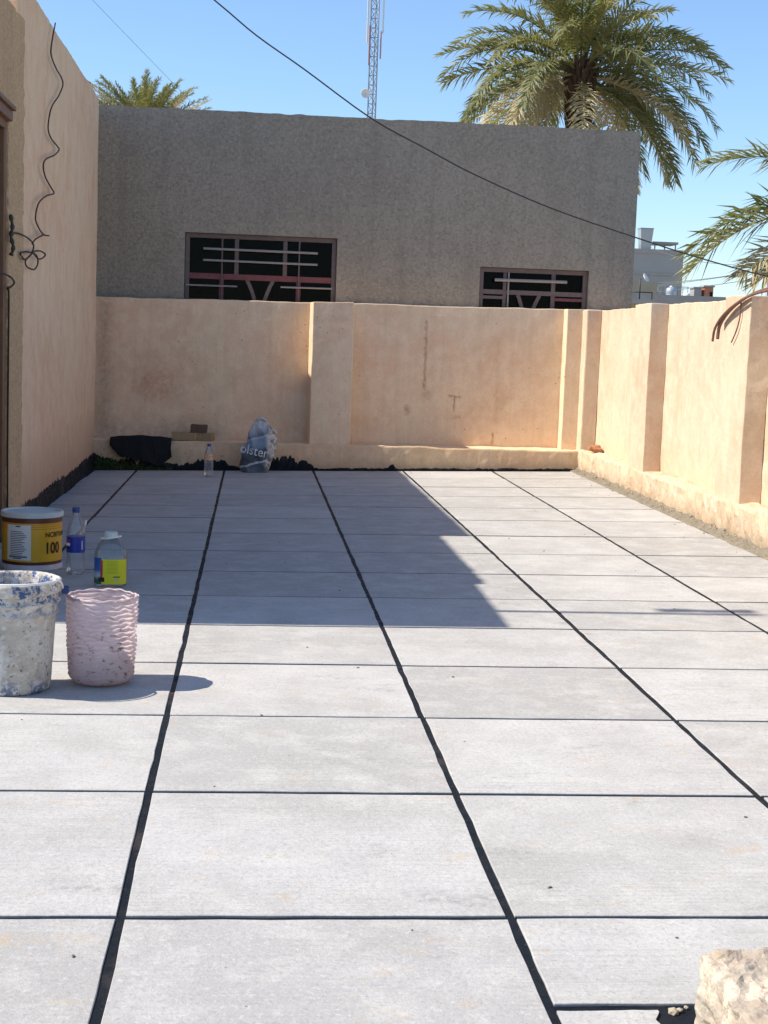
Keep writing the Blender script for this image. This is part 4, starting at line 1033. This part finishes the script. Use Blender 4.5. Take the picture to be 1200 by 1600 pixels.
bm_obj('body', bm, yellow_mat(), yb, smooth=False)
bm, rg = lathe_bm([(0.1592, -0.001), (0.1612, 0.0), (0.1612, 0.027), (0.1585, 0.028)], 64, cap=False)
bm_obj('foot_band', bm, plain('pale_band', (0.55, 0.55, 0.60), 0.5), yb)
bm, rg = lathe_bm([(0.0, 0.2765), (0.161, 0.2765), (0.1655, 0.280), (0.1655, 0.302), (0.161, 0.306), (0.150, 0.305), (0.146, 0.298), (0.0, 0.297)], 64)
bmesh.ops.remove_doubles(bm, verts=bm.verts, dist=0.0003)
bm_obj('lid', bm, plain('stained_white_lid', (0.50, 0.58, 0.58), 0.5, 0.4, 0, 0.35, 12), yb)
BLACK = plain('print_black', (0.035, 0.012, 0.01), 0.5); GREYINK = plain('print_grey', (0.16, 0.17, 0.22), 0.6)
FRONT = R(-90) + math.atan2(1.162, 7.977)          # the side turned to the terrace
def paper():
    n = NT('paper_label', 0.6, 0.3); return n.out(n.mix(n.noise(20, 3), (0.62, 0.65, 0.62), (0.70, 0.72, 0.70)))
lp = patch(0.1604, FRONT - R(52), FRONT - R(2), 0.055, 0.243, paper(), yb, 'label')
for i in range(15):        # lines of small print
    z = 0.205 - 0.0095 * i; w = R(random.uniform(24, 34))
    patch(0.1610, FRONT - R(44), FRONT - R(44) + w, z, z + 0.0042, GREYINK, lp, 'text_line', 6)
patch(0.1610, FRONT - R(32), FRONT - R(22), 0.232, 0.238, BLACK, lp, 'text_line', 4); patch(0.1610, FRONT - R(38), FRONT - R(20), 0.062, 0.066, BLACK, lp, 'text_line', 4)
patch(0.1609, FRONT - R(47), FRONT - R(9), 0.068, 0.078, GREYINK, lp, 'text_line', 6)
curved_text('NCBITUMEN', 0.036, 0.1610, FRONT + R(25), 0.178, BLACK, yb, 0.95)
curved_text('100', 0.086, 0.1610, FRONT + R(24), 0.090, BLACK, yb, 0.80)
put(yb, -1.165, 7.99, 0.002)

# soda bottle with a blue label
def bottle(name, label, cat, H, r, x, y, capm, labm, lz0, lz1, extra=None):
    o = empty(name); tag(o, label, cat)
    s = H / 0.345; q = r
    prof = [(0.0, 0.012 * s), (q * 0.55, 0.004 * s), (q * 0.82, 0.0), (q * 0.97, 0.012 * s), (q, 0.03 * s), (q, 0.07 * s), (q * 0.97, 0.10 * s), (q * 0.98, 0.115 * s), (q * 0.98, 0.195 * s), (q, 0.205 * s), (q * 0.97, 0.225 * s), (q * 0.80, 0.262 * s), (q * 0.52, 0.292 * s), (q * 0.36, 0.312 * s), (q * 0.32, 0.322 * s)]
    def foot(a, z, rr_): return ((-0.006 * max(0, math.cos(5 * a)) if z < 0.05 * s and rr_ > q * 0.7 else 0), 0)
    bm, rg = lathe_bm(prof, 50, wob=foot); bmesh.ops.remove_doubles(bm, verts=bm.verts, dist=0.0002)
    bm_obj('body', bm, M['clear'], o, smooth=True)
    bm, rg = lathe_bm([(q * 0.39, 0.318 * s), (q * 0.40, 0.32 * s), (q * 0.40, 0.343 * s), (q * 0.36, 0.345 * s), (0.0, 0.345 * s)], 30); bmesh.ops.remove_doubles(bm, verts=bm.verts, dist=0.0002)
    bm_obj('cap', bm, capm, o, smooth=False)
    lb = patch(q * 1.003, 0, 2 * math.pi, lz0 * s, lz1 * s, labm, o, 'label', 40)
    for p in lb.data.polygons: p.use_smooth = True
    if extra: extra(lb, q, s)
    return put(o, x, y, 0.002)
BLUE = plain('cap_blue', (0.012, 0.045, 0.20), 0.4, 0.5)
def blue_label():
    n = NT('blue_label', 0.3, 0.5); return n.out(n.mix(n.noise(5, 2), (0.008, 0.025, 0.25), (0.012, 0.045, 0.38)))
RED = plain('label_red', (0.40, 0.04, 0.05), 0.4)
def soda_extra(lb, q, s):
    f = R(-90) + math.atan2(0.905, 7.75)
    patch(q * 1.006, f - R(78), f - R(40), 0.168 * s, 0.180 * s, RED, lb, 'print', 6)
    patch(q * 1.006, f - R(78), f - R(36), 0.150 * s, 0.164 * s, M['white_plastic'], lb, 'print', 6)
    patch(q * 1.006, f - R(78), f - R(40), 0.134 * s, 0.146 * s, plain('label_navy', (0.01, 0.01, 0.07), 0.4), lb, 'print', 6)
    patch(q * 1.006, f + R(38), f + R(44), 0.13 * s, 0.175 * s, M['white_plastic'], lb, 'print', 3)
bottle('soda_bottle', 'clear soda bottle with a blue cap and blue label between pail and jug', 'bottle', 0.352, 0.049, -0.905, 7.752, BLUE, blue_label(), 0.115, 0.196, soda_extra)
def orange_label():
    n = NT('orange_label', 0.4, 0.4); o = n.sep()
    return n.out(n.mix(n.ramp(n.noise(24, 3), [(0.42, 0), (0.58, 1)]), (0.65, 0.25, 0.05), (0.70, 0.58, 0.42)))
bottle('water_bottle', 'small clear water bottle with a blue cap and orange label near the crumpled sack', 'bottle', 0.30, 0.043, -0.387, 13.50, plain('cap_bright_blue', (0.02, 0.05, 0.30), 0.4, 0.5), orange_label(), 0.175, 0.235)
for o in list(bpy.data.objects):      # a scrap of plastic caught on the bottle shoulder
    if o.name == 'soda_bottle':
        tube_obj('plastic_scrap', [(0.045, -0.01, 0.27), (0.052, -0.012, 0.285), (0.050, -0.014, 0.265), (0.047, -0.012, 0.245)], [0.004, 0.006, 0.006, 0.003], M['white_plastic'], o)

# jug with a yellow label
jg = empty('detergent_jug'); tag(jg, 'squat clear plastic jug with a yellow label standing behind the woven basket', 'jug')
s = 0.082
prof = [(0.0, 0.004), (s * 0.86, 0.0), (s, 0.012), (s, 0.05), (s * 0.985, 0.055), (s, 0.06), (s, 0.155), (s * 0.95, 0.172), (s * 0.72, 0.212), (s * 0.42, 0.234), (s * 0.36, 0.240), (s * 0.36, 0.246)]
bm, rg = lathe_bm(prof, 64, sq=3.6); bmesh.ops.remove_doubles(bm, verts=bm.verts, dist=0.0002)
bm_obj('body', bm, M['clear_jug'], jg, smooth=True)
bm, rg = lathe_bm([(0.0315, 0.241), (0.033, 0.243), (0.033, 0.268), (0.029, 0.271), (0.0, 0.270)], 30); bmesh.ops.remove_doubles(bm, verts=bm.verts, dist=0.0002)
bm_obj('cap', bm, plain('milky_cap', (0.52, 0.60, 0.56), 0.4, 0.4), jg)
tube_obj('handle_ring', [((0.035 + 0.014 * abs(math.cos(a)) ** 3) * math.cos(a), 0.035 * math.sin(a), 0.243 + 0.006 * math.cos(a)) for a in [2 * math.pi * i / 40 for i in range(41)]], 0.0045, M['white_plastic'], jg)
def yl():
    n = NT('yellow_label', 0.4, 0.4); o = n.sep()
    c = n.mix(n.noise(8, 2), (0.60, 0.60, 0.012), (0.68, 0.68, 0.03))
    ln = n.math('MULTIPLY', n.math('GREATER_THAN', n.math('FRACT', n.math('MULTIPLY', o[2], 150)), 0.55), n.box(o[0], o[2], -0.02, 0.035, 0.07, 0.135, 0.002))
    return n.out(n.mix(n.math('MULTIPLY', ln, 0.55), c, (0.25, 0.27, 0.01)))
def jug_patch(x0, x1, z0, z1, mat, name, d=0.0, parent=None):
    """a sheet lying on the flat front of the jug"""
    def front(x):
        k = min(abs(x) / s, 0.995); return -s * (1 - k ** 3.6) ** (1 / 3.6) - 0.0012 - d
    n = 16; vs, fs = [], []
    for i in range(n + 1):
        x = x0 + (x1 - x0) * i / n
        for z in (z0, z1): vs.append((x, front(x), z))
    for i in range(n): fs.append((2 * i, 2 * i + 2, 2 * i + 3, 2 * i + 1))
    return mesh_obj(name, vs, fs, mat, parent or jg)
lab = jug_patch(-0.044, 0.0775, 0.018, 0.142, yl(), 'label')
def bl():
    n = NT('picture_label', 0.4, 0.4); o = n.sep()
    c = n.ramp(n.math('ADD', o[2], n.math('MULTIPLY', n.noise(30, 3), 0.03)), [(0.0, (0.01, 0.10, 0.05)), (0.06, (0.02, 0.12, 0.07)), (0.075, (0.45, 0.50, 0.52)), (0.10, (0.04, 0.14, 0.40)), (0.16, (0.02, 0.08, 0.30))])
    return n.out(c)
jug_patch(-0.0805, -0.0445, 0.018, 0.150, bl(), 'label')
jug_patch(-0.050, -0.038, 0.05, 0.138, RED, 'print', 0.0006, lab)
jug_patch(-0.058, -0.030, 0.030, 0.052, BLACK, 'print', 0.0007, lab)
jug_patch(0.012, 0.046, 0.052, 0.057, BLACK, 'print', 0.0006, lab); jug_patch(0.018, 0.040, 0.036, 0.047, plain('print_pale', (0.45, 0.47, 0.35), 0.5), 'print', 0.0006, lab)
put(jg, -0.690, 7.40, 0.002, R(5))

# crumpled sack
def sack_mat():
    n = NT('printed_sack_film', 0.28, 0.6); o = n.sep()
    wob = n.math('MULTIPLY', n.math('SUBTRACT', n.noise(9, 3), 0.5), 0.05)
    zt = n.math('ADD', n.math('SUBTRACT', o[2], n.math('MULTIPLY', o[0], 0.30)), wob)
    c = n.ramp(zt, [(0.0, (0.08, 0.11, 0.15)), (0.075, (0.06, 0.085, 0.115)), (0.082, (0.50, 0.54, 0.60)), (0.095, (0.45, 0.5, 0.58)), (0.102, (0.045, 0.07, 0.095)), (0.20, (0.055, 0.085, 0.11)), (0.235, (0.17, 0.25, 0.34)), (0.31, (0.21, 0.29, 0.38)), (0.328, (0.42, 0.47, 0.54)), (0.34, (0.12, 0.19, 0.28)), (0.42, (0.42, 0.46, 0.52)), (0.5, (0.55, 0.54, 0.50))])
    gus = n.ramp(n.math('ADD', o[0], n.math('MULTIPLY', wob, 1.4)), [(0.085, 0), (0.115, 1)])
    side_c = n.mix(n.ramp(n.noise(14, 5, 0.7), [(0.45, 0), (0.58, 1)]), (0.66, 0.63, 0.56), (0.16, 0.145, 0.15))
    c = n.mix(gus, c, side_c)
    return n.out(c, n.bump(n.noise(22, 4, 0.6, dist=1.5), 0.7, 0.02))
sk = empty('crumpled_sack'); tag(sk, 'crumpled blue-grey plastic sack with white lettering standing against the rear wall', 'sack')
bm = bmesh.new(); rings = []
SH = 0.515; NR, NA = 46, 84
for i in range(NR + 1):
    t = i / NR; z = SH * t
    wl_ = 0.165 * (1 - 0.16 * (1 - min(1, t / 0.12)) - 0.72 * max(0, t - 0.12) ** 1.25 / 0.85 ** 1.25)    # left half width
    wr_ = 0.175 * (1 - 0.40 * (1 - min(1, t / 0.35)) * 0.9 - 0.62 * max(0, t - 0.62) / 0.38)
    dp = 0.085 * (1 - 0.80 * t ** 1.6); cxs = 0.028 * t
    ring = []
    for k in range(NA):
        a = 2 * math.pi * k / NA; ca, sa = math.cos(a), math.sin(a)
        w = wr_ if ca > 0 else wl_
        x = cxs + w * math.copysign(abs(ca) ** 0.8, ca); y = dp * math.copysign(abs(sa) ** 0.8, sa)
        cr = 0.016 * nz(x, y, z, 6) + 0.026 * (0.25 - abs(nz(x + 5, y, z * 0.6, 8))) - 0.018 * abs(nz(x, y + 3, z - 0.8 * x, 11)) + 0.006 * (0.2 - abs(nz(x * 1.3, y, z, 26)))
        x += ca * cr * 1.1; y += sa * cr * 1.5
        zz = z + (0.025 * nz(x, y, 3, 12) + 0.05 * (x - 0.02) * (-1 if x > 0.03 else 0.6)) * (t ** 4)
        ring.append(bm.verts.new((x, y, max(zz, 0.0))))
    rings.append(ring)
for i in range(NR):
    for k in range(NA): bm.faces.new((rings[i][k], rings[i][(k + 1) % NA], rings[i + 1][(k + 1) % NA], rings[i + 1][k]))
bm.faces.new(rings[0][::-1]); bm.faces.new(rings[-1])
bmesh.ops.recalc_face_normals(bm, faces=bm.faces)
tree = BVHTree.FromBMesh(bm)
def on_sack(x, z, d=0.009):
    h = tree.ray_cast(Vector((x, -1, z)), Vector((0, 1, 0)))
    return (x, (h[0].y if h[0] else -0.05) - d, z)
bm_obj('bag', bm, sack_mat(), sk, smooth=True)
vs, fs = text_points('olster', 0.122)
mx_ = max(v.x for v in vs)
mesh_obj('lettering', [on_sack(-0.158 + v.x * 0.262 / mx_ + 0.18 * v.y, 0.192 + v.y * 1.05 - 0.12 * (v.x / mx_) * 0.42) for v in vs], fs, plain('print_white', (0.66, 0.70, 0.76), 0.5), sk)
bm = bmesh.new()
tube(bm, spline([(0.0, -0.02, 0.49), (0.03, -0.03, 0.515), (0.07, -0.02, 0.50), (0.09, -0.01, 0.475)], 5), 0.011, 6)
tube(bm, spline([(0.13, -0.01, 0.40), (0.165, -0.02, 0.395), (0.18, -0.02, 0.37)], 5), 0.010, 6)
bm_obj('torn_edge', bm, plain('torn_film', (0.55, 0.53, 0.48), 0.5), sk, smooth=True)
put(sk, 0.045, 13.98, 0.001)

# bricks on the ledge
def brick(x, y, z, rot, L, label, m):
    o = slab('brick', (-L / 2, -0.055, 0), (L / 2, 0.055, 0.075), M[m], seg=(6, 3, 2), bev=0.006, fine=0.004, fs=20)
    o.location = (x, y, z); o.rotation_euler = (0, 0, rot)
    return tag(o, label, 'brick', 'bricks on the wall ledge')
brick(-0.655, 14.265, 0.253, R(4), 0.215, 'pale tan brick lying flat on the ledge of the rear wall', 'brick')
brick(-0.445, 14.268, 0.253, R(-13), 0.155, 'brownish brick on the ledge with another brick on top', 'brick')
brick(-0.51, 14.275, 0.329, R(-3), 0.155, 'dark brown brick on top of two bricks on the ledge', 'dark_brick')

# felt sheet and moss in the dark corner
bm = bmesh.new(); nn = 20
rows = []
for i in range(nn + 1):
    t = i / nn; x = -1.345 + 0.585 * t
    row = []
    drop_ = 0.07 + 0.07 * min(1, t / 0.2) + 0.12 * t - 0.10 * max(0, (t - 0.84) / 0.16) + 0.030 * nz(x, 3, 1, 14) + 0.02 * nz(x, 3, 7, 45)
    for k, (yy, zz) in enumerate(((14.30, 0.262), (14.175, 0.268), (14.14, 0.250), (14.12, 0.25 - drop_ * 0.5), (14.115, 0.25 - drop_), (14.13, 0.248 - drop_))):
        row.append(bm.verts.new((x + 0.012 * nz(x, zz, 1, 9), yy - 0.02 * math.sin(t * 3) + 0.012 * nz(x, zz, 4, 12), zz + zf(x, 14.1) + 0.052 + 0.014 * nz(x, yy, 2, 8) - 0.012 * t + (0.016 if k < 2 else 0) * math.sin(3.1 * t))))
    rows.append(row)
for i in range(nn):
    for k in range(5): bm.faces.new((rows[i][k], rows[i][k + 1], rows[i + 1][k + 1], rows[i + 1][k]))
bmesh.ops.solidify(bm, geom=bm.faces[:], thickness=0.012)
felt = bm_obj('bitumen_felt', bm, plain('black_felt', (0.012, 0.014, 0.018), 0.55, 0.4, 0, 0.4, 30, 0.6))
tag(felt, 'black sheet of bitumen felt folded over the ledge in the shaded corner', 'sheet')
bm = bmesh.new(); rnd = random.Random(3)
for k in range(2200):
    x = HX + 0.02 + abs(rnd.gauss(0, .30)); 
    if x > -0.75: continue
    y = 14.165 - abs(rnd.gauss(0, .022)); z = zf(x, y) + abs(rnd.gauss(0, 0.06)) * max(0.2, 1 - (x - HX) / 0.75)
    d = Vector((rnd.gauss(0, 1), rnd.gauss(-0.6, 0.6), rnd.uniform(0.2, 1))).normalized() * rnd.uniform(.012, .03); w = d.orthogonal().normalized() * 0.006
    p = Vector((x, y, z)); bm.faces.new((bm.verts.new(p - w), bm.verts.new(p + w), bm.verts.new(p + d)))
tag(bm_obj('moss', bm, M['moss']), 'dark green moss growing at the foot of the shaded corner', 'moss', kind='stuff')

# broken brick on the plinth in the far corner
bm = bmesh.new(); bmesh.ops.create_icosphere(bm, subdivisions=2, radius=0.06)
for v in bm.verts:
    v.co *= 1 + 0.4 * noise.noise(v.co * 22); v.co.x *= 1.2; v.co.z = max(v.co.z * 0.65, -0.03)
fr = bm_obj('brick_fragment', bm, plain('fragment', (0.42, 0.20, 0.11), 0.95, 0.1, 0, 0.4, 40, 0.8)); fr.location = (3.29, 13.86, 0.312)
tag(fr, 'reddish broken brick lump on the plinth at the far corner', 'brick fragment')

# plastered block by the broken tile
blk = slab('plaster_block', (0.862, 1.5, -0.012), (1.75, 2.585, 0.138), M['block'], seg=(60, 70, 14), jit=0.010, js=5, bev=0.012, fine=0.012, fs=34)
tag(blk, 'rough crumbling plastered block standing by the broken tile edge', 'block')
rk = random.Random(9); bm = bmesh.new()
for k in range(26):
    x, y = rk.uniform(0.80, 0.86), rk.uniform(2.40, 2.64); c = Vector((x, y, zf(x, y) + 0.001))
    vv = bmesh.ops.create_icosphere(bm, subdivisions=1, radius=rk.uniform(.004, .016))['verts']
    for v in vv: v.co = Vector((v.co.x, v.co.y, v.co.z * 0.7)) * (1 + 0.4 * noise.noise(v.co * 60 + Vector((k, 0, 0)))) + c
tag(bm_obj('plaster_crumbs', bm, M['rubble']), 'crumbs of broken plaster in the gap beside the plastered block', 'rubble', kind='stuff')

# grit and dry scraps lying about on the tiles, thicker along the wall feet
gr_ = random.Random(21); bm = bmesh.new()
for k in range(170):
    u = gr_.random()
    if u < 0.35: x, y = gr_.uniform(HX + 0.1, 3.0), 14.1 - abs(gr_.gauss(0, 0.12))
    elif u < 0.6: x, y = 3.05 - abs(gr_.gauss(0, 0.12)), gr_.uniform(6.5, 14)
    else: x, y = gr_.uniform(-0.9, 2.6), gr_.uniform(2.2, 12)
    sz = gr_.uniform(.0012, .0040); c = Vector((x, y, zf(x, y) + 0.0018 + sz * 0.4))
    vv = bmesh.ops.create_icosphere(bm, subdivisions=1, radius=sz)['verts']; e = gr_.uniform(1, 2.2); an = gr_.uniform(0, 3.14)
    for v in vv:
        w = Vector((v.co.x * e, v.co.y, v.co.z * 0.6)) * (1 + 0.5 * noise.noise(v.co * 300 + Vector((k, 0, 0)))); w.rotate(Matrix.Rotation(an, 3, 'Z')); v.co = w + c
tag(bm_obj('grit', bm, plain('dark_grit', (0.13, 0.11, 0.09), 0.95, 0.1, 0, 0.5, 50), floor), kind='stuff')
